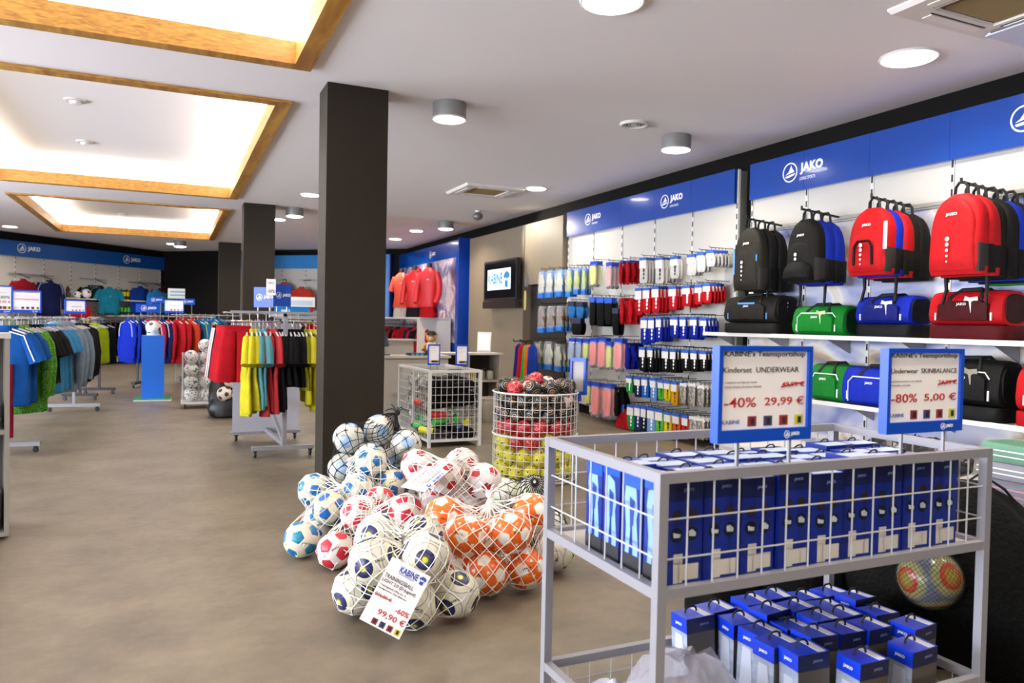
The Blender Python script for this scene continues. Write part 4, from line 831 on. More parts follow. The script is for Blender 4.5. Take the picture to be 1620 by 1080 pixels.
for i in range(9):
    for j in range(4):
        x = cx0 + .032 + dx * (i + .5) + rnd.uniform(-.004, .004); y = cy0 + .034 + dy * (j + .5) + rnd.uniform(-.004, .004); h = bh + rnd.uniform(-.012, .008)
        t = thing('underwear_box', 'blue underwear box in the top basket, %s from the left in the %s row back' % (ORD[i], ORD[j]), 'box', (x, y, .653), rnd.uniform(-.03, .03), 'boxes in the top basket')
        a, b = dx / 2 - .004, dy / 2 - .004
        obj('carton', shared('carton', lambda: G().box(-a, a, -b, b, 0, 1)), BOXB, t, scale=(1, 1, h))
        obj('top_sheen_label', shared('toplab', lambda: G().box(-a * .8, a * .95, -b * .95, b * .35, 0, .0012)), mat('box top sheen print', '#c3d3ea', .3), t, loc=(0, 0, h))  # pale label patch, light reflected off the box top painted into its colour
        obj('hang_tab', shared('tab', lambda: tab(1), True), BLACKP, t, loc=(0, b * .45, h), rot=(.5, 0, 0), scale=(.75, .75, .7))
        if i == 0:
            p = G().add([(-a - .001, v, z) for v, z in ((.030, .245), (.012, .25), (-.020, .235), (-.030, .17), (-.024, .15), (-.034, .07), (-.030, .035), (-.010, .03), (-.004, .13), (.004, .13), (.012, .03), (.030, .035), (.026, .12), (.036, .2))], [tuple(range(14))])
            obj('athlete_print', p, FIG, t); obj('header_print', G().box(-a - .0012, -a, -b, b, h - .035, h - .001), mat('box header', '#1a53c8', .3), t); obj('foot_print', G().box(-a - .0012, -a, -b, b, .001, .045), flat('#1a1a1e'), t)
            obj('navy_print', G().add([(-a - .0016, v, z) for v, z in ((.010, .21), (-.016, .2), (-.010, .13), (.006, .12))], [(0, 1, 2, 3)]), FIGD, t)  # darker navy part of the printed athlete
        if j == 0:
            for s in (-1, 1):
                obj('icon', G().lathe([(.020, -.001), (.020, .0)], 16).move(Matrix.Rotation(PI / 2, 4, 'X')), mat('icon dark', '#0c0f1c', .4), t, loc=(s * .026, -b - .001, h * .48)); obj('icon_figure', G().plate([(-.010, -.006), (.011, -.008), (.013, .002), (.0, .012 if s > 0 else .004), (-.012, .008)], -.0008, 0), mat('icon pale', '#c9d6e0', .4), t, loc=(s * .026, -b - .0016, h * .48))
                obj('icon', G().lathe([(.016, -.001), (.016, .0)], 14).move(Matrix.Rotation(PI / 2, 4, 'X')), mat('icon brown', '#2a1f24', .4), t, loc=(s * .026, -b - .001, h * .66))
            obj('header_print', G().box(-a, a, -b - .0012, -b, h * .80, h - .001), BOXD, t); text('JAKO', (.035, .010), flat('#7f95c0'), t, (.012, -b - .0018, h * .9), bold=.03)
            obj('barcode_label', G().box(-.012, .050, -b - .0016, -b, .012, .055).box(-.034, -.004, -b - .0014, -b, .006, .085), mat('label paper', '#d6cfc4', .6), t)
# lower basket boxes
lower = [(1.84, 2.19), (1.86, 2.085), (1.85, 1.98), (1.83, 1.875), (1.845, 1.765), (1.975, 2.17), (1.985, 2.065), (1.975, 1.96), (1.96, 1.85), (1.985, 1.68), (2.11, 2.19), (2.115, 2.08), (2.10, 1.97), (2.09, 1.86), (2.24, 2.175), (2.245, 2.07), (2.235, 1.965), (2.22, 1.86), (2.24, 1.70), (2.375, 2.16), (2.385, 2.05), (2.37, 1.94), (2.375, 1.80), (1.72, 2.16)]
GREYP = mat('box photo grey', '#9aa3b4', .35, vary=.25, vscale=9)
for k, (x, y) in enumerate(sorted(lower, key=lambda p: (p[1], p[0]))):
    hgt = .272 + rnd.uniform(-.015, .012)
    t = thing('underwear_box', 'blue topped grey box standing in the bottom basket, %s counted from the front' % ORD[k], 'box', (x, y, .060), rnd.uniform(-.10, .10), 'boxes in the bottom basket'); a, b = .060, .046
    t.rotation_euler = (rnd.uniform(-.04, .04), rnd.uniform(-.05, .05), t.rotation_euler[2])
    obj('photo_sleeve', shared('lowsl', lambda: G().box(-a + .001, a - .001, -b + .001, b - .001, 0, 1)), GREYP, t, scale=(1, 1, hgt - .052))
    obj('blue_top', shared('lowtop', lambda: G().box(-a, a, -b, b, 0, .052)), mat('box top blue', '#1038c4', .3), t, loc=(0, 0, hgt - .052))
    obj('side_shade', shared('lowss', lambda: G().box(-a + .001, a - .001, -b - .0006, -b + .001, 0, 1)), mat('box side taupe', '#4d463f', .3), t, scale=(1, 1, hgt - .053))  # added taupe sheet, paints the shade on the front side of the box
    obj('dark_side', shared('lowds', lambda: G().box(-a, a, -b - .001, -b, 0, .051)), mat('box side navy', '#0c1540', .35), t, loc=(0, 0, hgt - .052))  # navy sheet, the same shade painted on the front of the blue top
    text('JAKO', (.036, .012), INKW, t, (-a - .001, 0, hgt - .028), rot=(PI / 2, 0, -PI / 2), bold=.03); text('JAKO', (.036, .010), flat('#6f7fa8'), t, (.014, -b - .0018, hgt - .026), bold=.03)
    obj('white_strip', shared('lowst', lambda: G().box(a * .35, a * .8, -b * .95, b * .95, 0, .0012)), mat('strip white', '#d4d4d8', .5), t, loc=(0, 0, hgt))
    obj('hang_tab', shared('tab', lambda: tab(1), True), BLACKP, t, loc=(0, .01, hgt))
    obj('photo_figure', shared('lowfig', lambda: G().add([(-a - .0006, v, z) for v, z in ((.02, .2), (-.02, .2), (-.03, .1), (-.018, .0), (.0, .0), (.004, .08), (.018, .0), (.032, .02))], [tuple(range(8))])), mat('photo figure', '#c2c8d4', .4), t)
def crumple(label, loc, sx, sy, sz, m, seed=1, name='plastic_bag', n=18, extra=None):
    rr = random.Random(seed); g = G(); rings = []
    for i in range(10):
        a = PI * i / 9; rings.append([(sx * math.sin(max(.05, min(PI - .05, a))) * math.cos(2 * PI * k / n) * rr.uniform(.88, 1.06), sy * math.sin(max(.05, min(PI - .05, a))) * math.sin(2 * PI * k / n) * rr.uniform(.88, 1.06), max(.001, sz * (1 - math.cos(a)) / 2 * rr.uniform(.85, 1.05))) for k in range(n)])
    g.loft(rings); t = thing(name, label, 'plastic bag', loc); obj('film', g, m, t, True)
    if extra: obj('contents', G().loft([sup(0, 0, z, sx * .62 * s, sy * .62 * s, 16, 3) for z, s in ((.004, .9), (sz * .3, 1), (sz * .6, .8))]), cloth(extra), t)
    return t
crumple('clear plastic bag with crumpled white clothing at the cart\'s bottom left', (1.44, 1.86, .060), .21, .16, .30, FILM, 3, extra='#b9a9b4')
crumple('small clear plastic bag with blue item at the cart\'s bottom left corner', (1.25, 1.95, .060), .075, .12, .20, FILM, 5, extra='#4d7fb0')

# ================================================================== DARK SACKS, TEXTILES AT RIGHT
MESHB = mat('black mesh sack', '#060605', .9, bump=.8, bscale=50, spec=.15)
def sack(label, loc, rx, ry, h, seed):
    rr = random.Random(seed); g = G(); n = 24; rings = []
    ph = [rr.uniform(0, 6) for _ in range(6)]
    for i in range(11):
        t = i / 10; s = math.sin(PI * min(.98, .18 + t * .8)) ** .6
        rings.append([(rx * s * (1 + .12 * math.sin(3 * a + ph[0] + 3 * t) + .08 * math.sin(5 * a + ph[1] - 4 * t)) * math.cos(a), ry * s * (1 + .12 * math.sin(3 * a + ph[2] + 2 * t) + .08 * math.sin(6 * a + ph[3] + 5 * t)) * math.sin(a), h * t) for a in [2 * PI * k / n for k in range(n)]])
    g.loft(rings); t = thing('mesh_sack', label, 'sack', loc); obj('mesh_fabric', g, MESHB, t, True)
    obj('drawcord', G().tube([(0, 0, h * .98), (.05, -.04, h + .04), (.12, -.1, h - .02), (.2, -.14, h - .12)], .006, 5), WEB, t); return t
sack('large black mesh sack at the right edge beside the cart', (3.05, 2.10, 0), .42, .40, .72, 2)
sack('lower black mesh sack behind the right end of the cart', (2.78, 2.62, 0), .30, .24, .48, 4)
tag(obj('carry_case', G().loft([sup(0, 0, z, .2 * s, .13 * s, 20, 4) for z, s in ((0, .95), (.02, 1), (.30, 1), (.33, .9))]), nylon('#141414'), loc=(2.42, 2.80, 0), smooth=True), 'black case standing on the floor behind the cart', 'case')
ball((2.625, 1.925, .42), .112, B_IRID, 'shiny silver ball in fine mesh seen under the cart basket', None)
net('fine black net around the silver ball under the cart', [(2.625, 1.925, .42)], .112, NETB, center=(2.625, 1.925, .415), nu=72, nv=36, cord=.0007, pull=.9)
t = thing('display_podium', 'low white podium under the lower shelf by the cart', 'podium', (5.20, 3.2, 0))
obj('top_board', G().box(-.55, .5, -1.6, 2.4, .26, .30), WHITE, t); obj('front_board', G().box(-.52, -.49, -1.6, 2.4, 0, .26), WHITE, t)
def textile_pack(label, loc, w, d, h, c, c2='#e6eae6'):
    t = thing('textile_pack', label, 'textile pack', loc, -PI / 2, 'wrapped textiles at the right edge')
    obj('folded_cloth', G().loft([sup(0, 0, z, w / 2 * s, d / 2 * s, 20, 5) for z, s in ((0, .94), (h * .2, 1), (h * .8, 1), (h, .92))]), cloth(c), t, True)
    for z in (h * .35, h * .65): obj('fold_edge', G().box(-w * .49, w * .49, -d * .505, -d * .49, z - .004, z + .004), flat(c2), t)
    obj('film_cover', G().loft([sup(0, 0, z, w / 2 * s + .008, d / 2 * s + .008, 20, 5) for z, s in ((-.0, .96), (h * .2, 1), (h * .8, 1), (h + .006, .93))]), FILMT, t, True)
    return t
textile_pack('grey and red wrapped textile pack, lowest of the stack by the cart', (4.88, 2.92, .301), .5, .34, .13, '#53506a', '#b04a4a')
textile_pack('white and grey wrapped textile pack, middle of the stack by the cart', (4.88, 2.91, .440), .5, .34, .10, '#8f8d9a')
textile_pack('green wrapped textile pack, topmost of the stack by the cart', (4.88, 2.92, .548), .5, .34, .11, '#3c9a6a')
crumple('black film bundle lying on the podium behind the second sign', (4.92, 3.75, .301), .22, .45, .30, mat('black film', '#15151a', .25, bump=1, bscale=12), 8)

# ================================================================== CLOTHES
def garment_body(w, L, d, seed):
    rr = random.Random(seed); p1, p2 = rr.uniform(0, 6), rr.uniform(0, 6); g = G(); rings = []
    for z, a, b in ((-.075, .055, .030), (-.10, .085, .036), (-.125, .16, .038), (-.155, .205, .040), (-.20, .225, .045), (-.32, .235, .05), (-.32 - (L - .32) * .35, .235, .055), (-.32 - (L - .32) * .7, .24, .055), (-L + .01, .243, .058), (-L, .238, .05)):
        k = min(1, max(0, (-z - .15) / .4)); ring = sup(0, 0, z, a * w / .48, b * d / .055, 24, 2.5)
        rings.append([(x, y + k * .026 * math.sin(17 * x + p1 + 3 * z) + k * .010 * math.sin(41 * x + p2 + 5 * z), zz + (.008 * math.sin(13 * x + p2) if k > .9 else 0)) for x, y, zz in ring])
    return g.loft(rings)
def sleeve_mesh(w, long_, s, seed):
    rr = random.Random(seed + 5); sx = s * .19 * w / .48
    pts = [(sx, 0, -.15), (sx * 1.30, 0, -.24), (sx * 1.58, .010, -.40)] if not long_ else [(sx, 0, -.15), (sx * 1.28, 0, -.26), (sx * 1.46, -.02, -.46), (sx * 1.46, -.05, -.62), (sx * 1.40, -.03, -.78)]
    rad = [.062, .075, .078] if not long_ else [.062, .066, .058, .05, .042]
    g = G().tube(pts, rad, 10); return g.move(Matrix.Diagonal((1, .62, 1, 1)))
def hanger_mesh():
    g = G(); g.tube([(0, 0, .0), (.012, 0, .018), (0, 0, .03), (-.016, 0, .018), (-.016, 0, .0)][::-1] + [(0, 0, -.02), (0, 0, -.07)], .0028, 5)
    return g.tube([(-.19, 0, -.13), (-.1, 0, -.095), (0, 0, -.065), (.1, 0, -.095), (.19, 0, -.13)], .008, 6)
HANGW = mat('hanger white', '#d2d0cc', .4); HANGB = BLACKP
def garment(name, label, loc, rz, m, w=.48, L=.66, d=.055, sleeve='short', collar=None, piping=None, seed=0, group=None, hang=HANGW, zipm=None, hood=False, hem=None, cat=None, tagm=None, mark=False):
    t = thing(name, label, cat or name.split('_')[-1], loc, rz, group); k = 'gm%.2f%.2f%.3f%d' % (w, L, d, seed)
    obj('body', shared(k, lambda: garment_body(w, L, d, seed), True, 80), m, t)
    if sleeve:
        for s in (-1, 1): obj('sleeve', shared('sl%.2f%s%d' % (w, sleeve, s), lambda: sleeve_mesh(w, sleeve == 'long', s, seed), True, 80), m, t)
        if piping:
            for s in (-1, 1): obj('piping', shared('pp%.2f%s%d' % (w, sleeve, s), lambda: G().tube([(s * .07, -.036 * d / .055, -.11), (s * .20 * w / .48, -.045, -.15), (s * .245 * w / .48, -.05, -.27), (s * (.29 if sleeve == 'short' else .255) * w / .48, -.045, -.39)], .006, 4)), piping, t)
    obj('collar', shared('col%.3f' % d, lambda: G().loft([sup(0, 0, z, a, b, 14, 2.2) for z, a, b in ((-.10, .085, .042), (-.065, .075, .04), (-.055, .068, .034))]), True), collar or m, t)
    obj('hanger', shared('hanger', hanger_mesh, True), hang, t)
    if zipm: obj('zipper', shared('zip%.2f' % L, lambda: G().box(-.006, .006, -.064, -.03, -L + .01, -.10)), zipm, t)
    if hood: obj('hood', shared('hood', lambda: G().ball((0, .03, -.10), .10, 12, 8, (1.1, .7, .8)), True), m, t)
    if hem: obj('hem_band', shared('hem%.2f%.2f%.3f' % (w, L, d), lambda: G().loft([sup(0, 0, z, .246 * w / .48, .068 * d / .055, 20, 2.5) for z in (-L - .004, -L + .035)]), True), hem, t)
    if tagm: obj('price_tag', shared('gtag', lambda: G().box(-.03, .03, -.075, -.072, -.40, -.30)), tagm, t)
    if mark: text('JAKO', (.07, .022), INKW, t, (.09, -.068, -.26), bold=.03)
    return t
def shorts(label, loc, rz, m, w=.36, L=.55, group=None, stripe=None):
    t = thing('shorts', label, 'shorts', loc, rz, group); k = 'sh%.2f%.2f' % (w, L)
    def leg(s):
        g = G(); rings = []
        for z, a, c, b in ((-.05, w * .25, s * w * .25, .03), (-.10, w * .27, s * w * .26, .045), (-L * .5, w * .33, s * w * .33, .06), (-L, w * .40, s * w * .38, .07)):
            rings.append([(x, y + .012 * math.sin(30 * x + 4 * z) * min(1, -z * 2), zz) for x, y, zz in sup(c, 0, z, a, b, 18, 2.6)])
        return g.loft(rings)
    for s in (-1, 1): obj('trouser_leg', shared(k + str(s), lambda: leg(s), True, 80), m, t)
    obj('waistband', shared(k + 'w', lambda: G().loft([[(x, y + .004 * math.sin(90 * x), z) for x, y, z in sup(0, 0, zz, w * .52, .036, 30, 2.6)] for zz in (-.085, -.05, -.03)]), True), m, t)
    obj('hanger', shared('shanger', lambda: G().tube([(-.016, 0, .0), (-.016, 0, .018), (0, 0, .03), (.012, 0, .018), (0, 0, 0), (0, 0, -.03)], .0028, 5).tube([(-w * .45, 0, -.035), (w * .45, 0, -.035)], .006, 5)), BLACKP, t)
    if stripe: obj('side_stripe', G().tube([(-w * .52, -.02, -.06), (-w * .66, -.03, -L * .5), (-w * .78, -.03, -L)], .01, 4), stripe, t)
    return t
def trousers(label, loc, rz, m, L=.9, group=None, w=.3):
    t = thing('trousers', label, 'trousers', loc, rz, group)
    for s in (-1, 1): obj('trouser_leg', shared('tr%.2f%d' % (L, s), lambda: G().loft([sup(c, 0, z, a, b, 14, 2.6) for z, a, c, b in ((-.05, w * .25, s * w * .25, .03), (-.25, w * .26, s * w * .26, .045), (-L, w * .22, s * w * .30, .035))]), True, 80), m, t)
    obj('waistband', shared('trw', lambda: G().loft([sup(0, 0, zz, w * .51, .038, 20, 2.6) for zz in (-.085, -.05, -.03)]), True), m, t)
    obj('hanger', shared('hangert', lambda: G().tube([(-.016, 0, .0), (-.016, 0, .018), (0, 0, .03), (.012, 0, .018), (0, 0, 0), (0, 0, -.03)], .0028, 5).tube([(-.13, 0, -.035), (.13, 0, -.035)], .006, 5)), BLACKP, t)
    return t
def clothes_rack(label, p0, p1, zr=1.30, feet=True, footw=.50, post=BLACKM, beam=False):
    p0 = Vector((*p0, 0)); p1 = Vector((*p1, 0)); d = p1 - p0; Lr = d.length; a = math.atan2(d.y, d.x)
    t = thing('clothes_rack', label, 'clothes rack', tuple(p0), a)
    obj('rail', G().tube([(0, 0, zr - .012), (Lr, 0, zr - .012)], .013, 8), CHROME, t, True)
    for x in (.30, Lr - .3):
        obj('post', G().box(x - .018, x + .018, -.018, .018, .09, zr - .02), post, t); obj('foot_bar', G().box(x - .04, x + .04, -footw / 2, footw / 2, .07, .11), post, t)
        for s in (-1, 1): obj('caster', G().lathe([(.02, -.014), (.028, -.008), (.028, .008), (.02, .014)], 12).move(Matrix.Translation((x, s * (footw / 2 - .04), .030)) @ Matrix.Rotation(PI / 2, 4, 'Y')).box(x - .018, x + .018, s * (footw / 2 - .04) - .018, s * (footw / 2 - .04) + .018, .055, .07), BLACKP, t)
    if beam: obj('base_beam', G().box(.3, Lr - .3, -.02, .02, .075, .105), post, t)
    return t, a, Lr
def hangrow(seq, p0, p1, z, rz, name_where, kwargs=None):
    n = len(seq); p0 = Vector(p0); p1 = Vector(p1)
    for i, f in enumerate(seq):
        p = p0.lerp(p1, (i + .5) / n); v = rnd.uniform(-.04, .04); f((p.x + v * math.cos(rz), p.y + v * math.sin(rz), z), rz + rnd.uniform(-.16, .16), i)
# left rack
tR, aR, LR = clothes_rack('long clothes rack at the left packed with jackets', (-1.50, 8.3), (-1.20, 12.35), footw=.66, post=STEEL)
def G_(name, cname, m, where, grp, **k):
    cnt = [0]
    def f(loc, rz, i):
        lab = '%s %s on the %s, %s garment from its near end' % (cname, name.replace('_', ' '), where, ORD[i]); k2 = dict(k); k2['seed'] = k.get('seed', 0) + i % 3
        return garment(name, lab, loc, rz, m, group=grp, **k2)
    return f
LG = 'garments on the left clothes rack'; LW = 'long left rack'
seq = [G_('polo_shirt', 'dark blue', cloth('#14509a'), LW, LG, L=.82, piping=flat('#e8e8f0'))] * 4 + [G_('fleece_jacket', 'mottled green', melange('#5c9a34', '#2f5c1c'), LW, LG, L=.95, sleeve='long', zipm=BLACKP, collar=melange('#5c9a34', '#2f5c1c'))] * 3 \
    + [G_('shirt', 'black', cloth('#0f1112'), LW, LG, L=.70, hem=cloth('#26301c'))] * 5 + [G_('polo_shirt', 'light blue', cloth('#3f8fc0'), LW, LG, L=.86, piping=flat('#b03a50'))] * 5 \
    + [G_('hooded_jacket', 'pale grey', cloth('#8fa0b2'), LW, LG, L=.90, sleeve='long', hood=True, zipm=flat('#6e7a88'))] * 6 + [G_('track_jacket', 'black', cloth('#131315'), LW, LG, L=.86, sleeve='long', piping=flat('#d8d8d8'))] * 6
hangrow(seq, (-1.49, 8.42, 0), (-1.21, 12.25, 0), 1.288, aR - PI / 2, LW)
for k in range(3): trousers('dark red trousers hanging low at the near end of the left rack, %s pair' % ORD[k], (-1.50 - .05 * k, 8.40 + .03 * k, .90), aR - PI / 2, cloth('#8c1832'), .72, 'dark red trousers')
# four-way rack by the column
t = thing('four_way_rack', 'grey rolling clothes rack with red shorts and yellow shirts by the column', 'clothes rack', (0, 0, 0))
obj('back_board', G().box(.62, 1.32, 8.70, 8.735, .10, 1.30), mat('grey board', '#aeadb4', .5), t); obj('back_rail', G().box(.60, 1.34, 8.69, 8.745, .075, .105), STEEL, t)
obj('front_post', G().box(1.0, 1.04, 7.60, 7.64, .11, 1.40), STEEL, t); obj('foot_bar', G().box(.72, 1.30, 7.58, 7.66, .075, .11), STEEL, t); obj('base_beam', G().bar((1.02, 7.62, .12), (.97, 8.70, .12), .035, .04), STEEL, t); obj('brace', G().bar((.97, 8.70, .50), (1.02, 7.64, .13), .03), STEEL, t)
obj('cross_arm', G().box(.99, 1.03, 7.6, 8.75, 1.37, 1.40), STEEL, t)
for a, b in (((.52, 7.72, 1.315), (1.45, 7.72, 1.315)), ((.52, 7.70, 1.315), (.52, 8.72, 1.315)), ((.50, 8.55, 1.40), (1.5, 8.55, 1.40))): obj('rail', G().tube([a, b], .012, 8), CHROME, t, True)
obj('top_bar', G().box(.52, 1.5, 7.66, 7.70, 1.395, 1.42), STEEL, t)
for x, y in ((.75, 7.62), (1.27, 7.62), (.66, 8.72), (1.28, 8.72)): obj('caster', G().lathe([(.02, -.014), (.032, -.008), (.032, .008), (.02, .014)], 12).move(Matrix.Translation((x, y, .034)) @ Matrix.Rotation(PI / 2, 4, 'Y')).box(x - .02, x + .02, y - .02, y + .02, .06, .078), BLACKP, t)
SG = 'garments on the rack by the column'; SWH = 'rack by the column'
FY = dict(L=.88, d=.05); Yl = cloth('#d6cb2c'); ys_ = [Yl] * 3
sx = [(.645, 'lemon yellow', Yl, .90), (.685, 'lemon yellow', Yl, .87), (.722, 'lemon yellow', Yl, .84), (.758, 'sky blue', cloth('#63a9b4'), .84), (.79, 'sky blue', cloth('#63a9b4'), .80), (.825, 'coral red', cloth('#d23f42'), .90), (.862, 'coral red', cloth('#d23f42'), .86), (.897, 'coral red', cloth('#c83a40'), .88)]
sx += [(.935 + .036 * i, 'black', cloth('#111012'), (.86, .84, .62, .60, .62, .62, .62)[i]) for i in range(7)] + [(1.20, 'olive yellow', cloth('#8d8a1e'), .66), (1.24, 'lemon yellow', Yl, .80), (1.285, 'lemon yellow', Yl, .86), (1.33, 'lemon yellow', Yl, .86)]
for i, (x, cn, m, L) in enumerate(sx):
    garment('sports_shirt', '%s sports shirt on the %s, %s from the left' % (cn, SWH, ORD[i]), (x + .03, 7.74 + rnd.uniform(-.02, .02), 1.303), PI / 2 + rnd.uniform(-.12, .12), m, w=.46, L=L, d=.034, seed=i % 3, group=SG, piping=flat('#2c2c18') if 'yellow' in cn else (flat('#e5e5e5') if cn == 'black' and i % 3 == 0 else None), cat='shirt')
for i in range(7):
    cn, m = [('red', cloth('#b01420'))] * 3 and (('red', cloth('#b01420')) if i not in (4, 5) else ('black', cloth('#16141a')))
    shorts('%s shorts on the side arm of the rack by the column, %s from the front' % (cn, ORD[i]), (.575 - .010 * i, 7.70 + .14 * i, 1.302), rnd.uniform(-.08, .08) - .15, m, .25, .57, 'shorts on the rack by the column', INKW if cn == 'black' else None)
for i in range(9): tag(obj('empty_hanger', shared('hanger', hanger_mesh, True), HANGW, loc=(.60 + .085 * i, 8.55, 1.392), rot=(0, 0, PI / 2)), 'empty white hanger on the rear rail by the column, %s from the left' % ORD[i], 'hanger', 'empty hangers')
def blue_board(label, loc, w, h, rz, body='JAKO', stem=.1, bm=None, emb=True):
    t = thing('brand_board', label, 'sign', loc, rz); obj('board', G().box(-w / 2, w / 2, -.008, .008, 0, h), bm or SIGNB, t)
    lh = min(h * .38, w * .19); brand(t, 0 if emb else -lh * 1.25, -.0095, h * .5, lh, emb=emb)
    if stem: 
        for s in (-.3, .3): obj('stem', G().box(s * w - .005, s * w + .005, -.005, .005, -stem, 0), STEEL, t)
    return t
blue_board('blue logo board angled left on the rack by the column', (.845, 7.90, 1.46), .20, .20, -.5)
blue_board('blue logo board angled right on the rack by the column', (1.02, 7.90, 1.475), .20, .22, .5)
t = thing('price_card', 'small white price card between the two blue boards by the column', 'price card', (.90, 7.80, 1.58)); obj('card', G().box(-.045, .045, -.002, .002, 0, .16), PAPER, t); text('-50%', (.07, .03), INK, t, (0, -.003, .04)); text('JAKO', (.05, .018), INK, t, (0, -.003, .12)); obj('stem', G().box(-.003, .003, -.003, .003, -.16, 0), STEEL, t)

# ================================================================== PLINTH, BALL CART, BLACK SACK
t = thing('plinth', 'tall blue display plinth on a flat green base', 'plinth', (-.258, 13.5, 0))
obj('pillar', G().box(-.165, .165, -.165, .165, .03, 1.04), mat('plinth blue', '#1260c4', .4), t); obj('base_plate', G().box(-.27, .27, -.22, .22, .012, .032), mat('turf green', '#2f8a54', .8), t); obj('base_board', G().box(-.275, .275, -.225, .225, 0, .012), WHITE, t)
obj('ball_ring', G().lathe([(.10, 1.04), (.09, 1.075), (.07, 1.075), (.07, 1.04)], 20), flat('#b9cfe2'), t, True)
ball((-.258, 13.5, 1.165), .112, B_EYE, 'white football with dark eye on top of the blue plinth', None)
t = thing('ball_trolley', 'white wire trolley stacked with white footballs', 'trolley', (.39, 12.25, 0)); g = G(); a = .225
for i in range(7):
    q_ = -a + 2 * a * i / 6
    for s in (-a, a): g.tube([(q_, s, .09), (q_, s, .80)], .003, 4); g.tube([(s, q_, .09), (s, q_, .80)], .003, 4)
for i in range(7):
    z = .1 + .7 * i / 6; g.tube([(-a, -a, z), (a, -a, z), (a, a, z), (-a, a, z)], .003, 4, True)
obj('wire_cage', g, WIREW, t, kind='stuff'); obj('base_tray', G().box(-a - .02, a + .02, -a - .02, a + .02, .07, .09), WIREW, t)
for x in (-a, a):
    for y in (-a, a): obj('corner_post', G().box(x - .008, x + .008, y - .008, y + .008, .09, .81), WIREW, t); obj('caster', G().lathe([(.018, -.012), (.024, 0), (.018, .012)], 10).move(Matrix.Translation((x * .85, y * .85, .026)) @ Matrix.Rotation(PI / 2, 4, 'Y')).box(x * .85 - .012, x * .85 + .012, y * .85 - .012, y * .85 + .012, .045, .07), BLACKP, t)
LVL = ['bottom', 'second', 'third', 'top']
for l in range(4):
    for i in (0, 1):
        for j in (0, 1): ball((.39 + (-.107 if i == 0 else .107), 12.25 + (-.107 if j == 0 else .107), .195 + .186 * l), .098, B_WHITEX, 'white football in the wire trolley, %s layer, %s %s' % (LVL[l], 'front' if j == 0 else 'rear', 'left' if i == 0 else 'right'), 'footballs in the wire trolley', hi=False)
ball((.47, 12.2, .925), .098, B_WHITEX, 'white football lying on top of the full trolley', None, hi=False)
t = thing('ball_sack', 'black open sack of white and dark footballs under the red shorts', 'sack', (.74, 10.98, 0))
obj('sack_fabric', G().loft([[(x * (1 + .04 * math.sin(9 * x + 30 * z)), y * (1 + .05 * math.sin(11 * y + 9 * z)), z) for x, y, z in sup(0, 0, zz, a_, b_, 24, 2.6)] for zz, a_, b_ in ((.0, .22, .22), (.03, .27, .26), (.12, .28, .27), (.22, .26, .25), (.25, .24, .23))], True), mat('sack vinyl', '#101114', .4), t, True)
obj('sack_flap', G().loft([sup(-.10, .05, z, a_, b_, 18, 2.6) for z, a_, b_ in ((.2, .17, .17), (.42, .16, .14), (.55, .12, .1), (.58, .04, .03))]), mat('sack vinyl', '#101114'), t, True)
for k, (x, y, z) in enumerate(((.66, 10.76, .33), (.84, 10.76, .33), (.75, 10.82, .50), (.93, 10.90, .36), (.90, 10.92, .55))): ball((x, y, z), .098, B_CLASSIC, 'white football with dark pentagons in the black sack, %s one' % ('lowest left', 'lower middle', 'upper left', 'lower right', 'upper right')[k], 'footballs in the black sack', hi=False)

# ================================================================== LEFT SHELF UNIT
t = thing('shelf_unit', 'grey open shelf unit cut by the left edge of the picture', 'shelf', (-.87, 5.31, 0), .19)
for x in (-.9, -.025): obj('side_panel', G().box(x, x + .025, 0, .42, .02, 1.20), GREYB, t)
for z in (.02, .63): obj('shelf_board', G().box(-.875, -.025, 0, .42, z, z + .025), GREYB, t)
obj('top_board', G().box(-.905, .005, -.005, .43, 1.20, 1.228), mat('grey top', '#c3bfb6', .5), t); obj('back_board', G().box(-.875, -.025, .40, .41, .04, 1.2), mat('grey back', '#6d675f', .6), t)
for k, z in enumerate((.656, .736, .046, .126, .206)):
    for c in range(2):
        t = thing('folded_shirt_pack', 'beige and blue folded shirt in a clear pack, %s shelf, %s in its %s stack' % ('middle' if z > .6 else 'bottom', ORD[k if z > .6 else k - 2], ('right', 'left')[c]), 'folded shirt', (-1.06 - .26 * c, 5.44 - .06 * c, z), .24, 'folded shirts in the left shelf')
        obj('folded_cloth', shared('fold', lambda: G().loft([sup(0, 0, zz, .115 * s, .14 * s, 18, 5) for zz, s in ((0, .95), (.015, 1), (.05, 1), (.062, .93))]), True), cloth('#cbbf9c'), t)
        obj('blue_band', shared('foldb', lambda: G().loft([sup(0, 0, zz, .118, .143, 18, 5) for zz in (.040, .066)]), True), cloth('#2c5c9a'), t); obj('film', shared('foldf', lambda: G().loft([sup(0, 0, zz, .121, .146, 18, 5) for zz in (.0, .072)]), True), CLEAR, t)

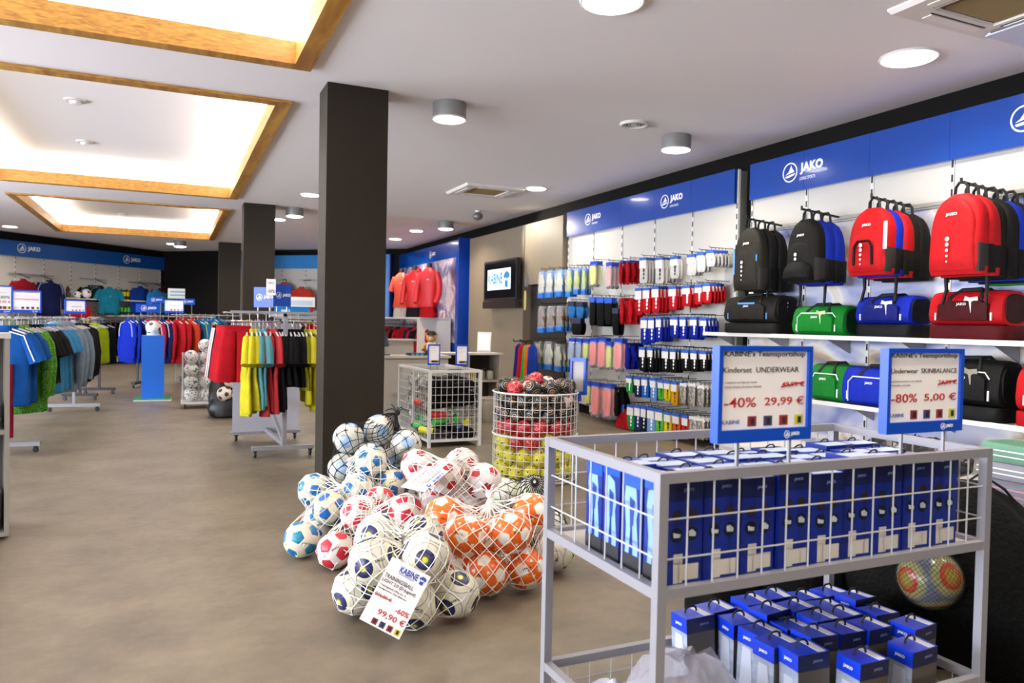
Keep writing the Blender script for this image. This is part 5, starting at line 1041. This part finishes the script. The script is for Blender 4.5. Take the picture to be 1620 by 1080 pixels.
# ================================================================== COUNTER GROUP
t = thing('sales_counter', 'pale grey sales counter behind the near column', 'counter', (0, 0, 0)); CT = mat('counter grey', '#bdb7ac', .5)
obj('front_panel', G().box(1.75, 3.30, 9.30, 9.34, 0, .88), CT, t); obj('side_panel', G().box(3.26, 3.30, 9.34, 10.0, 0, .88), CT, t); obj('side_panel', G().box(1.75, 1.79, 9.34, 10.0, 0, .88), CT, t); obj('counter_top', G().box(1.72, 3.33, 9.27, 10.03, .88, .91), mat('counter top', '#cfc9bd', .4), t)
obj('raised_screen', G().box(2.0, 2.95, 9.70, 9.74, .91, 1.09), CT, t); obj('raised_top', G().box(1.98, 2.97, 9.6, 9.9, 1.09, 1.11), CT, t)
t = thing('till_monitor', 'dark till monitor leaning back on the sales counter', 'monitor', (2.42, 9.45, .91), .5)
obj('screen', G().box(-.20, .20, -.015, .015, .12, .40), BLACKP, t, rot=(-.35, 0, 0)); obj('bezel', G().box(-.185, .185, -.017, -.015, .135, .385), mat('screen glass', '#3a3f48', .1), t, rot=(-.35, 0, 0)); obj('stand', G().tube([(0, .05, .2), (.03, -.02, .1), (-.02, -.08, .01)], .018, 6).tube([(.03, -.02, .1), (.09, .06, .01)], .014, 6).box(-.1, .1, -.1, .08, 0, .012), BLACKP, t)
t = thing('card_tray', 'dark blue card tray lying on the sales counter', 'tray', (2.90, 9.40, .911)); obj('tray', G().box(-.12, .12, -.07, .07, 0, .03), flat('#1c3348'), t)
for i in range(3): obj('stripe', G().box(-.09 + .06 * i, -.05 + .06 * i, -.071, -.0702, .005, .025), flat('#5ca0b8'), t)
t = thing('plush_toy', 'small beige plush animal in a dark cap on the counter', 'plush toy', (3.12, 9.46, .911), -.4); PL = mat('plush beige', '#c99e62', .95, bump=.6, bscale=60)
obj('body', G().ball((0, 0, .10), .075, 14, 10, (1, .9, 1.15)), mat('plush shirt', '#e6e0d4', .9), t, True); obj('head', G().ball((0, -.01, .235), .07, 14, 10), PL, t, True); obj('snout', G().ball((0, -.07, .222), .032, 10, 6), mat('plush pale', '#e2c391', .95), t, True)
for s in (-1, 1): obj('arm', G().tube([(s * .06, 0, .15), (s * .11, -.03, .10), (s * .10, -.06, .07)], [.025, .024, .026], 8), PL, t, True); obj('foot', G().ball((s * .05, -.06, .035), .035, 10, 6, (1, 1.4, 1)), flat('#1c1a18'), t, True); obj('ear', G().ball((s * .065, 0, .27), .022, 8, 6), PL, t, True); obj('eye', G().ball((s * .026, -.068, .25), .007, 6, 4), BLACKP, t)
obj('cap', G().lathe([(.07, .262), (.066, .29), (.04, .315), (.001, .32)], 14).box(-.045, .045, -.11, -.05, .262, .27), flat('#161616', .8), t, True)
t = thing('low_cabinet', 'pale open shelf cabinet against the wall behind the wire basket', 'cabinet', (3.35, 10.0, 0))
for x in (0, .50, .98): obj('side_panel', G().box(x, x + .025, 0, .40, 0, .89), CT, t)
for z in (.03, .50): obj('shelf_board', G().box(.025, .98, .01, .40, z, z + .025), CT, t)
obj('top_board', G().box(-.02, 1.03, -.02, .42, .89, .915), mat('counter top', '#cfc9bd'), t); obj('back_board', G().box(.0, 1.0, .395, .405, 0, .89), mat('cabinet back', '#4c463f', .7), t)
t = thing('leaflet_stand', 'white leaflet holder leaning back on the low cabinet', 'leaflet holder', (4.16, 10.18, .916), -.5); obj('tray', G().box(-.10, .10, -.03, .0, 0, .30), WHITE, t, rot=(-.25, 0, 0)); obj('leaflets', G().box(-.09, .09, -.042, -.03, .02, .27), PAPER, t, rot=(-.25, 0, 0)); obj('foot', G().box(-.10, .10, -.05, .09, 0, .012), WHITE, t)
for k, (x, z, c) in enumerate(((3.98, .526, '#b8a24a'), (4.12, .526, '#8d8f5a'), (4.25, .526, '#c9c3ae'), (3.55, .526, '#4a4236'))):
    t = thing('storage_jar', '%s jar on the cabinet shelf behind the wire basket' % ('golden', 'olive', 'cream', 'brown')[k], 'jar', (x, 10.16, z)); obj('glass', G().lathe([(.05, 0), (.055, .02), (.055, .11), (.04, .13)], 14), mat('jar ' + c, c, .25), t, True); obj('lid', G().lathe([(.042, .13), (.042, .155), (.001, .157)], 14), flat('#2c2822'), t)
t = thing('waste_basket', 'translucent waste basket on the floor beside the low cabinet', 'waste basket', (4.02, 9.55, 0)); obj('shell', G().loft([sup(0, 0, z, a_, b_, 20, 4) for z, a_, b_ in ((0, .11, .09), (.01, .115, .095), (.32, .15, .125))], False), mat('frosted plastic', '#c9c2b2', .4, alpha=.7), t, True); obj('rim', G().tube(sup(0, 0, .32, .152, .127, 20, 4), .008, 5, True), mat('frosted rim', '#d6d0c4', .4), t)
obj('liner', G().loft([sup(0, 0, z, a_, b_, 20, 3) for z, a_, b_ in ((.02, .09, .08), (.25, .12, .10))]), mat('liner', '#a89c88', .6), t)
# square wire basket
bx0, bx1, by0, by1, bz = 2.527, 3.107, 7.689, 8.86, .83
t = thing('wire_basket', 'white square wire basket holding bottles and sportswear', 'wire basket', (0, 0, 0))
for x in (bx0, bx1):
    for y in (by0, 8.27, by1): obj('post', G().box(x - .015, x + .015, y - .015, y + .015, 0, bz), WIREW, t)
for z in (bz, .085):
    for y in (by0, 8.27, by1): obj('rail', G().box(bx0 + .015, bx1 - .015, y - .013, y + .013, z - .028, z), WIREW, t)
    for x in (bx0, bx1): obj('rail', G().box(x - .013, x + .013, by0 + .015, by1 - .015, z - .0279, z - .0001), WIREW, t)
for y in (by0, by1):
    g = G()
    for i in range(1, 9): x = bx0 + (bx1 - bx0) * i / 9; g.tube([(x, y, .07), (x, y, bz - .01)], .003, 4)
    for i in range(1, 9): z = .07 + (bz - .09) * i / 9; g.tube([(bx0, y, z), (bx1, y, z)], .003, 4)
    obj('wire_grid', g, WIREW, t, kind='stuff')
for x in (bx0, bx1):
    g = G()
    for i in range(1, 17): y = by0 + (by1 - by0) * i / 17; g.tube([(x, y, .07), (x, y, bz - .01)], .003, 4)
    for i in range(1, 9): z = .07 + (bz - .09) * i / 9; g.tube([(x, by0, z), (x, by1, z)], .003, 4)
    obj('wire_grid', g, WIREW, t, kind='stuff')
obj('basket_floor', G().box(bx0, bx1, by0, by1, .06, .066), WIREW, t)
def bottle_mesh(r=.036, h=.20): return G().lathe([(r * .95, 0), (r, .01), (r, h * .45), (r * .86, h * .52), (r, h * .6), (r, h * .78), (r * .75, h * .86)], 14)
def bottle(label, loc, m, capm, group, rot=(0, 0, 0), r=.036, h=.20, band=None, solid=True):
    t = thing('sports_bottle', label, 'bottle', loc, group=group, rot=rot); k = 'bt%.3f%.2f' % (r, h)
    obj('bottle_body', shared(k, lambda: bottle_mesh(r, h), True, 60), m, t); obj('cap', shared(k + 'c', lambda: G().lathe([(r * .8, h * .86), (r * .82, h * .93), (r * .4, h * .95), (r * .32, h * 1.05), (.001, h * 1.06)], 12), True), capm, t)
    if band: obj('grip_band', shared(k + 'g', lambda: G().lathe([(r * 1.03, h * .08), (r * 1.03, h * .42)], 14), True), band, t)
    return t
bl = [('#2fa83a', 'green', 2.60, 7.78, .22, .3), ('#32b040', 'green', 2.84, 7.80, .40, 1.9), ('#30a83a', 'green', 2.86, 7.76, .25, 1.3), ('#d8cc24', 'yellow', 2.60, 7.76, .135, 2.4), ('#e0d22a', 'yellow', 2.98, 7.78, .21, 1.2), ('#1d58c0', 'blue', 2.88, 7.80, .13, .8), ('#d42a2e', 'red', 2.66, 7.84, .26, 1.1), ('#3ab858', 'green', 2.56, 8.05, .24, .5), ('#c8302e', 'red', 2.56, 8.02, .40, 1.7), ('#2fa83a', 'green', 2.57, 8.25, .22, 1.2), ('#d83038', 'red', 2.76, 7.80, .30, 2.9), ('#38b048', 'green', 2.58, 7.95, .15, 2.2)]
wh = ['at the front left corner', 'highest one at the front', 'middle one at the front', 'lowest at the front left', 'at the front right', 'low at the front middle', 'behind the front grid', 'at the left side grid', 'high at the left side', 'deep at the left side', 'between the green ones', 'low at the left side']
for k, (c, n, x, y, z, a_) in enumerate(bl): bottle('%s sports bottle lying in the square wire basket, %s' % (n, wh[k]), (x, y, z + .03), mat('bottle ' + c, c, .35), BLACKP if k % 2 else mat('cap ' + c, c, .4), 'bottles in the square basket', rot=(0, PI / 2 * .95, a_))
BLK = cloth('#121212')
WPOS = [(x, y, z) for z in (.09, .42, .52, .62) for x, y in ((2.69, 7.82), (2.96, 7.83), (2.80, 8.08), (2.98, 8.12), (2.80, 8.42), (2.98, 8.42)) if not (z < .2 and y > 8.3)]
for k, (x, y, z) in enumerate(WPOS):
    tag(obj('packed_sportswear', shared('wear', lambda: G().loft([sup(0, 0, zz, .135 * s, .115 * s, 16, 3) for zz, s in ((0, .8), (.02, 1), (.06, 1), (.085, .8))]), True), BLK if k % 3 else mat('black shiny wear', '#17171a', .2, bump=1, bscale=25), loc=(x, y, z + rnd.uniform(-.02, .02)), rot=(rnd.uniform(-.2, .2), rnd.uniform(-.2, .2), rnd.uniform(-.4, .4))), 'black packed sportswear in the square wire basket, %s from the bottom' % ORD[k], 'sportswear', 'packed sportswear in the square basket')
for k in range(24):
    tag(obj('foil_pack', shared('foil%d' % (k % 3), lambda: G().loft([[(p[0] * rnd.uniform(.75, 1.1), p[1] * rnd.uniform(.75, 1.1), p[2] + rnd.uniform(-.02, .02)) for p in sup(0, 0, zz, .09, .06, 10, 3)] for zz in (-.03, 0, .03)])), SILVER, loc=(2.60 + .02 * (k % 3), 7.97 + .15 * (k % 6), .30 + .125 * (k // 6)), rot=(rnd.uniform(0, 3), rnd.uniform(0, 3), rnd.uniform(0, 3))), 'crumpled silver pack in the rear of the square basket, %s from the front' % ORD[k], 'foil pack', 'silver packs in the square basket')
for k, (px, w_) in enumerate(((2.62, 'left'), (2.90, 'right'))):
    sign('narrow blue framed price sign on the square wire basket, %s one' % w_, (px + .10, 8.00 if k else 8.15, .86), .14, .235, -.25, title=('JAKO', .1, .85, .5, .06), small=(('Trinkflaschen', .1, .72, .7), ('Stutzen', .1, .64, .5)), pct=None, price=None, stem=.06, logo=False, thumb=True, base=.02)
    
t = thing('bin_sign', 'tall blue framed blank sign standing at the round bin', 'sign', (3.36, 5.95, .72), -1.05)
obj('frame', G().box(-.08, -.06, -.02, .02, 0, .33).box(.06, .08, -.02, .02, 0, .33).box(-.06, .06, -.02, .02, 0, .03).box(-.06, .06, -.02, .02, .30, .33), SIGNB, t); obj('paper', G().box(-.06, .06, -.004, .004, .03, .30), mat('grey paper', '#aaa4a2', .5), t); obj('stem', G().box(-.006, .006, -.006, .006, -.72, 0), STEEL, t); obj('clamp', G().box(-.02, .02, -.02, .02, -.06, 0), SIGNB, t)
# hanging bibs and lanyards beside the rack
for k, (x, y, c, n) in enumerate(((5.12, 11.02, '#16256e', 'navy'), (5.13, 10.92, '#c01a28', 'red'), (5.15, 10.80, '#3aa83c', 'green'), (5.16, 10.74, '#e86a2c', 'orange'), (5.18, 10.66, '#1d3c9c', 'blue'))):
    t = thing('training_bib', '%s training bib on the free stand left of the sock rack' % n, 'bib', (x, y, 1.02), R(-60), 'bibs on the free stand'); obj('cloth', shared('bib', lambda: G().loft([[(x_, y_ + .012 * math.sin(40 * x_), z_) for x_, y_, z_ in sup(0, 0, z, a_, b_, 16, 2.4)] for z, a_, b_ in ((0, .02, .015), (-.05, .08, .022), (-.25, .10, .026), (-.56, .13, .03))]), True, 80), cloth(c), t); obj('loop', shared('biblp', lambda: G().tube([(-.02, 0, 0), (0, 0, .045), (.02, 0, 0)], .004, 5)), WEB, t)
t = thing('bib_stand', 'black floor stand with curled arms left of the sock rack', 'stand', (5.15, 10.85, 0)); obj('pole', G().tube([(0, 0, .03), (0, 0, 1.06)], .012, 8), BLACKM, t); obj('base', G().lathe([(.2, 0), (.2, .02), (.03, .04)], 20), BLACKM, t)
for i in range(8): a = 2 * PI * i / 8; obj('arm', G().tube([(0, 0, 1.06), (.10 * math.cos(a), .10 * math.sin(a), 1.08), (.2 * math.cos(a), .2 * math.sin(a), 1.06), (.22 * math.cos(a), .22 * math.sin(a), 1.10)], .008, 5), BLACKM, t)

# ================================================================== TELEVISION
t = thing('television', 'black wall television showing a shop logo', 'television', (5.50, 12.70, 1.62), -PI / 2)
obj('case', G().box(-.75, .75, -.03, .04, .14, .88), BLACKP, t); obj('screen', G().box(-.70, .70, -.034, -.03, .19, .84), mat('dark screen', '#0d0f13', .12), t)
lit = obj('picture', G().box(-.55, .50, -.0365, -.0345, .34, .72), mat('screen picture', '#dfe8f2', .4, emit=.75), t)
text('KABINE', (.66, .20), mat('screen blue', '#1f74ac', .4, emit=.5), t, (-.19, -.038, .55), bold=.03); text('JAKO TEAMSPORTSHOP', (.66, .05), mat('screen violet', '#4a4f86', .4, emit=.4), t, (-.19, -.038, .405)); shirt_logo(t, .33, -.038, .52, .27, _m['screen blue'])
obj('lower_bar', G().box(-.75, .75, -.05, .04, .0, .13), mat('brown gloss', '#2e2622', .25), t); obj('bar_logo', G().lathe([(.02, -.001), (.02, .001)], 12).move(Matrix.Rotation(PI / 2, 4, 'X')), CHROME, t, loc=(0, -.052, .08)); obj('wall_mount', G().box(-.2, .2, .04, .119, .3, .6), BLACKM, t)
t = thing('wall_tag', 'long cream tag hanging on a hook beside the television', 'tag', (5.57, 11.80, 1.98), -PI / 2); obj('tag_body', G().loft([sup(0, 0, z, .04 * s, .01, 14, 3) for z, s in ((-.06, .5), (-.10, 1), (-.36, 1), (-.40, .6))]), flat('#c4b06a'), t, True); obj('loop', G().tube([(0, 0, -.06), (.01, 0, -.02), (0, .02, 0)], .004, 5), BLACKP, t); obj('bracket', G().box(-.012, .012, 0, .05, .0, .16), STEEL, t)

# ================================================================== POSTER WALL WITH MANNEQUINS
t = thing('poster_wall', 'blue framed poster wall with a stadium picture beyond the television', 'poster wall', (5.78, 17.5, 0), -PI / 2)    # local x = -world y
obj('frame_board', G().box(-2.45, 2.55, -.18, 0, .1, 3.12), BLUE, t); obj('poster', G().box(-2.1, 2.1, -.185, -.18, .9, 2.75), STADIUM, t); obj('side_board', G().box(2.55, 2.60, -.30, 0, .1, 3.12), mat('deep blue side', '#0a3a9c', .4), t); brand(t, .45, -.186, 2.93, .10)
t = thing('mannequin_shelf', 'white shelf with a clothes rail below the red mannequins', 'shelf', (5.2, 17.2, 0), -PI / 2)
obj('shelf_board', G().box(-2.3, 1.7, -.40, .35, 1.40, 1.44), WHITE, t); obj('lower_rail', G().tube([(-2.2, -.2, 1.28), (1.6, -.2, 1.28)], .013, 8), CHROME, t)
for x in (-2.28, 1.64): obj('side_panel', G().box(x, x + .04, -.40, .35, 0, 1.40), WHITE, t)
MY = (17.55, 16.50, 15.45); MN = mat('mannequin dark', '#2a2524', .4)
for k, (y, c, nm, lo, hd) in enumerate(((MY[0], '#d5452c', 'orange red shirt', '#d8d3cc', False), (MY[1], '#b8141c', 'red hooded rain jacket', '#17151a', True), (MY[2], '#c21a22', 'red track jacket and shorts', '#b8161e', False))):
    t = thing('mannequin', 'headless mannequin in %s on the white shelf' % nm, 'mannequin', (5.02, y, 1.44), R(-55), 'mannequins'); t.scale = (.74, .8, 1.0); mm = mat('sport ' + c, c, .5, bump=.5, bscale=9, vary=.12, vscale=5)
    obj('garment', G().loft([[(x, y_ + .012 * math.sin(14 * x + 9 * z), z_) for x, y_, z_ in sup(0, 0, z, a_, b_, 24, 2.4)] for z, a_, b_ in ((.22, .27, .17), (.26, .285, .18), (.50, .25, .16), (.78, .30, .18), (.92, .30, .16), (1.0, .20, .12), (1.06, .10, .09))]), mm, t, True)
    for s in (-1, 1): obj('sleeve', G().tube([(s * .26, 0, .92), (s * .36, -.01, .76), (s * .40, -.03, .62)] if k == 0 else [(s * .26, 0, .92), (s * .37, -.01, .72), (s * .40, -.06, .50), (s * .36, -.14, .30)], [.10, .095, .10] if k == 0 else [.10, .09, .085, .07], 10), mm, t, True)
    obj('neck', G().lathe([(.085, 1.04), (.075, 1.10), (.08, 1.16), (.001, 1.17)], 16), MN, t, True); obj('lower_body', G().loft([sup(0, 0, z, a_, b_, 20, 2.5) for z, a_, b_ in ((0, .27, .18), (.12, .27, .17), (.24, .25, .16))]), cloth(lo), t, True)
    if hd: obj('hood', G().ball((0, .09, 1.03), .16, 14, 8, (1, .8, .7)), mm, t, True)
    text('JAKO', (.10, .03), INKW, t, (.10, -.19, .80), bold=.03)
for i in range(11):
    cn, c = (('red', '#b5141f'), ('red', '#b5141f'), ('navy', '#20264c'), ('red', '#bb1822'), ('black', '#171518'))[i % 5]
    garment('track_jacket', '%s track jacket on the rail below the mannequins, %s from the left' % (cn, ORD[i]), (4.98, 18.9 - .33 * i, 1.27), R(-62) + rnd.uniform(-.2, .2), cloth(c), L=.72, sleeve='long', seed=i % 3, group='jackets below the mannequins', hang=HANGB, tagm=flat('#e2e2e2') if i == 9 else None)

# ================================================================== FAR LEFT WALL
lw = wall_rack('long white wall rack with blue header along the far left wall', Bc, RL, [-.12 - .765 * i for i in range(10)][::-1], hz=(2.73, 3.10), head=(-7.4, -.01), logos=((-4.42, 2.93, .135, False), (-1.27, 2.93, .135, False)), hm=mat('header deep blue', '#0c4f9c', .3))
u = Vector((math.cos(RL), math.sin(RL), 0)); nrm = Vector((math.sin(RL), -math.cos(RL), 0))
def LWp(s, off, z): p = Vector((*Bc, 0)) + u * s + nrm * off; return (p.x, p.y, z)
for x0, x1, arms in ((-4.90, -3.70, (-4.65, -4.05)), (-2.92, -2.08, (-2.45,)), (-1.33, -.13, (-1.0, -.35))):
    obj('crossbar', G().box(x0, x1, -.07, -.04, 2.295, 2.325), STEEL, lw)
    for a_ in arms: obj('hook_arm', G().bar((a_, -.05, 2.31), (a_ + .03, -.40, 2.20), .02), BLACKM, lw)
for x0, x1, z in ((-3.68, -2.5, 1.775), (-1.95, -.9, 1.78), (-2.08, -.9, 1.34), (-3.68, -2.5, 1.30)): obj('shelf', G().box(x0, x1, -.33, -.03, z - .025, z), WHITE, lw)
obj('lower_rail', G().tube([(-6.5, -.30, 1.20), (-.9, -.30, 1.20)], .013, 6), CHROME, lw)
def far(name, lab, s, z, c, L=.8, sleeve='long', off=.30, **k): return garment(name, lab + ' on the far left wall', LWp(s, off, z), RL + rnd.uniform(-.15, .15), cloth(c), w=k.pop('w', .62), L=L, sleeve=sleeve, d=.08, group='garments on the far left wall', **k)
far('track_jacket', 'dark red track jacket at the picture edge', -4.72, 2.24, '#8c1422', .86); far('track_jacket', 'navy track jacket behind the winter sale sign', -4.02, 2.25, '#16204e', .95, piping=flat('#c8c8d8')); far('track_jacket', 'bright red jacket draped below the ball shelf', -3.12, 1.70, '#c01a20', .42, mark=True)
for i in range(4): far('polo_shirt', 'black shirt with blue stripes, %s behind the teal one,' % ORD[i], -2.62 + .05 * i, 2.20, '#14161c', .5, 'short', .10 + .05 * i, piping=flat('#3b7fa8'))
far('polo_shirt', 'teal shirt with a white tag', -2.27, 2.17, '#1a7f9c', .80, 'short', .36, tagm=flat('#e4e0da'), hem=cloth('#15181c'))
far('track_jacket', 'royal blue jacket behind the light blue hoodie', -1.08, 2.26, '#123a9c', .85, off=.22); far('hooded_jacket', 'light blue hoodie', -.66, 2.17, '#2a8cc4', .72, off=.42, hood=True, mark=True); far('shirt', 'maroon shirt', -.30, 2.24, '#6c1c26', .5, 'short', .2); far('shirt', 'bright green shirt', -.12, 2.12, '#38b034', .55, 'short', .38)
for i in range(7): trousers('black trousers on the low rail of the far left wall, %s from the left' % ORD[i], LWp(-2.25 + .17 * i, .30, 1.19), RL + 1.0, cloth('#121214'), .95, 'black trousers on the far left wall')
for i in range(6): bottle('yellow drinks bottle on the far wall shelf, %s from the left' % ORD[i], LWp(-1.88 + .125 * i, .2, 1.781), mat('bottle yellow', '#d8c81e', .4), BLACKP, 'yellow bottles on the shelf', r=.05, h=.27, band=BLACKP)
for i in range(6): bottle('green drinks bottle on the far wall shelf, %s from the left' % ORD[i], LWp(-1.84 + .125 * i, .2, 1.341), mat('bottle far green', '#35b53a', .4), BLACKP, 'green bottles on the shelf', r=.05, h=.27, band=BLACKP)
for i in range(4): bottle('dark drinks bottle behind the yellow ones, %s from the left' % ORD[i], LWp(-1.80 + .18 * i, .09, 1.781), BLACKP, BLACKP, 'dark bottles on the shelf', r=.05, h=.30)
bottle('single dark maroon bottle beside the two shelf balls', LWp(-3.41, .2, 1.776), mat('bottle maroon', '#2e1420', .4), BLACKP, None, r=.05, h=.29)
ball(LWp(-3.13, .2, 1.868), .092, B_EYE, 'smaller white ball on the far wall shelf', None, hi=False); ball(LWp(-2.87, .2, 1.905), .128, B_EYE, 'larger white ball with dark eyes on the far wall shelf', None, hi=False)
for k in (0, 1):
    t = thing('ball_stand', 'low %s ring stand under the %s shelf ball' % ('clear', ('smaller', 'larger')[k]), 'stand', LWp((-3.13, -2.87)[k], .2, 1.776)); obj('ring', G().tube(circ(.05, .008, 16), .008, 5, True), CLEAR, t)
# ---- racks in the back hall
t1, a1, L1 = clothes_rack('far clothes rack with blue and red jackets behind the plinth', (-.85, 15.95), (.78, 15.45), zr=1.36)
fs = [('royal blue', '#1430b4', INKW), ('royal blue', '#1532b0', INKW), ('navy', '#16205c', INKW), ('raspberry red', '#b82a4a', None), ('raspberry red', '#b8284a', INKW), ('navy', '#18225c', INKW), ('scarlet', '#c01c28', None), ('scarlet', '#c41f2a', None), ('scarlet', '#bc1b27', None), ('orange red', '#d0401f', None), ('dark teal', '#14587c', None), ('teal', '#1a6e9a', flat('#c4d030')), ('dark teal', '#125c86', flat('#c4d030'))]
hangrow([(lambda c, m, pp: (lambda loc, rz, i: garment('track_jacket', '%s track jacket on the far rack behind the plinth, %s from the left' % (c, ORD[i]), loc, rz, m, L=.88, sleeve='long', piping=pp, group='jackets on the far rack', w=.46, d=.05)))(c, cloth(h), pp) for c, h, pp in fs], (-.80, 15.93, 0), (.74, 15.46, 0), 1.348, R(-55), '')
t1, a1, L1 = clothes_rack('farther clothes rack with red jackets and teal shirts', (.0, 17.5), (1.5, 16.9), zr=1.40)
hangrow([(lambda c, m: (lambda loc, rz, i: garment('track_jacket', '%s track jacket on the farther rack, %s from the left' % (c, ORD[i]), loc, rz, m, L=.85, sleeve='long', group='jackets on the farther rack', w=.46, d=.05)))(c, cloth(h)) for c, h in [('red', '#b81a26')] * 4 + [('teal', '#1a6e9a')] * 3 + [('dark', '#14161c')] * 3], (.1, 17.46, 0), (1.4, 16.95, 0), 1.388, R(-60), '')
t1, a1, L1 = clothes_rack('clothes rack with lime vests beyond the long left rack', (-1.35, 13.3), (-1.05, 14.9), zr=1.28)
hangrow([(lambda c, m: (lambda loc, rz, i: garment('training_vest', '%s vest on the rack beyond the jackets, %s from the front' % (c, ORD[i]), loc, rz, m, L=.72, sleeve=None, group='vests beyond the left rack', w=.44, d=.05)))(c, cloth(h)) for c, h in [('black', '#131315')] * 3 + [('lime', '#b4cc1e')] * 4 + [('black', '#131315')] * 2], (-1.33, 13.4, 0), (-1.07, 14.8, 0), 1.268, R(-10), '')
sign('blue framed sign for winter jackets on the left rack', (-1.55, 10.45, 1.36), .30, .265, header="KABINE's Teamsportshop", title=('WINTERJACKEN', .06, .55, .88, .12, RED_INK), small=(('JAKO  Winterjacken', .12, .75, .6),), stem=.08, logo=True, rz=.3)
sign('blue framed price sign at the left picture edge above the rack', (-1.70, 9.75, 1.35), .25, .30, title=('-80%', .5, .55, .45, .12), small=(('versch. Modelle', .1, .75, .7),), price='9,99 €', stem=.08, rz=.3)
sign('blue framed price sign at the far end of the left rack', (-1.20, 11.95, 1.36), .26, .19, title=('ab 9,99 €', .3, .45, .5, .14), small=(('Polos und Shirts', .2, .75, .6),), stem=.08, rz=.3, logo=False)
blue_board('blue logo board on the far rack behind the plinth ball', (-.40, 15.85, 1.42), .40, .155, .2)
blue_board('small blue logo board above the far rack, left one', (-.28, 16.9, 1.62), .30, .12, .2, stem=1.62); blue_board('small blue logo board above the far rack, right one', (.30, 16.9, 1.60), .30, .12, .2, stem=1.60)
sign('blue framed price sign on the far rack right of the plinth', (.05, 15.4, 1.42), .34, .24, title=('Trainingsjacken', .1, .5, .8, .10, RED_INK), small=(('Auslaufmodelle', .2, .75, .5),), stem=.1, logo=False)
t = thing('wrapped_stack', 'pale stack of wrapped shirts above the far logo boards', 'textile pack', (.10, 16.95, 1.72)); obj('stack_body', G().box(-.16, .16, -.1, .1, 0, .20), flat('#c9ccc6'), t)
for i in range(2): obj('stripe', G().box(-.12, .16, -.102, -.1, .05 + .07 * i, .08 + .07 * i), flat('#6f95a8'), t)
obj('stem', G().box(-.008, .008, -.008, .008, -1.72, 0), STEEL, t)

# ================================================================== BACK WALL
bw = wall_rack('white wall rack with light blue header on the far back wall', Bc, RB, [2.62 + .765 * i for i in range(4)] + [5.6], hz=(2.77, 3.14), head=(2.6, 5.6), hm=BLUEL)
ub = Vector((math.cos(RB), math.sin(RB), 0)); nb = Vector((math.sin(RB), -math.cos(RB), 0))
def BWp(s, off, z): p = Vector((*Bc, 0)) + ub * s + nb * off; return (p.x, p.y, z)
for x in (3.95, 5.1): obj('crossbar', G().box(x - .36, x + .36, -.07, -.04, 2.43, 2.46), STEEL, bw); obj('hook_arm', G().bar((x, -.05, 2.45), (x, -.40, 2.40), .02), BLACKM, bw)
t = thing('blue_panel', 'tall light blue panel on the back wall right of the column', 'panel', BWp(6.6, .02, 0), RB); obj('board', G().box(-.95, .95, -.12, 0, .1, 3.14), BLUEL, t); obj('side_board', G().box(.95, .99, -.14, 0, .1, 3.14), mat('deep blue side', '#0a3a9c'), t)
backpack(BWp(4.42, .30, 2.44), '#d24a34', 'coral backpack hung on the far back wall', None, 2, rz=RB + .3, mark=False)
garment('track_jacket', 'coral jacket hung on the far back wall', BWp(5.0, .35, 2.30), RB, cloth('#c8402f'), w=.6, L=.7, sleeve='long', d=.08)
blue_board('wide light blue logo board before the back wall rack', (2.12, 15.9, 1.41), .95, .19, 0, bm=BLUEL, emb=False, stem=1.41)
t = thing('header_box', 'white framed pale box on top of the light blue board', 'box', (2.25, 15.92, 1.60)); obj('box_body', G().box(-.35, .45, -.06, .06, 0, .2), WHITE, t); obj('front_print', G().box(-.31, .41, -.062, -.06, .03, .13), flat('#a9c0d6'), t)
t1, a1, L1 = clothes_rack('dark clothes rack in the back hall beside the middle column', (1.75, 16.1), (3.0, 16.1), zr=1.35)
hangrow([(lambda c, m: (lambda loc, rz, i: garment('track_jacket', '%s track jacket on the back hall rack, %s from the left' % (c, ORD[i]), loc, rz, m, L=.85, sleeve='long', group='jackets on the back hall rack', w=.46, d=.05)))(c, cloth(h)) for c, h in [('black', '#121214')] * 4 + [('red', '#b01c28')] * 3], (1.8, 16.1, 0), (2.9, 16.1, 0), 1.338, R(-60), '')
dups = [k for k, v in LABELS.items() if len(v) > 1]
print('duplicate labels:', len(dups), dups[:12]); print('objects', len(bpy.data.objects), 'tris~', sum(len(o.data.polygons) for o in bpy.data.objects if o.type == 'MESH') * 2)
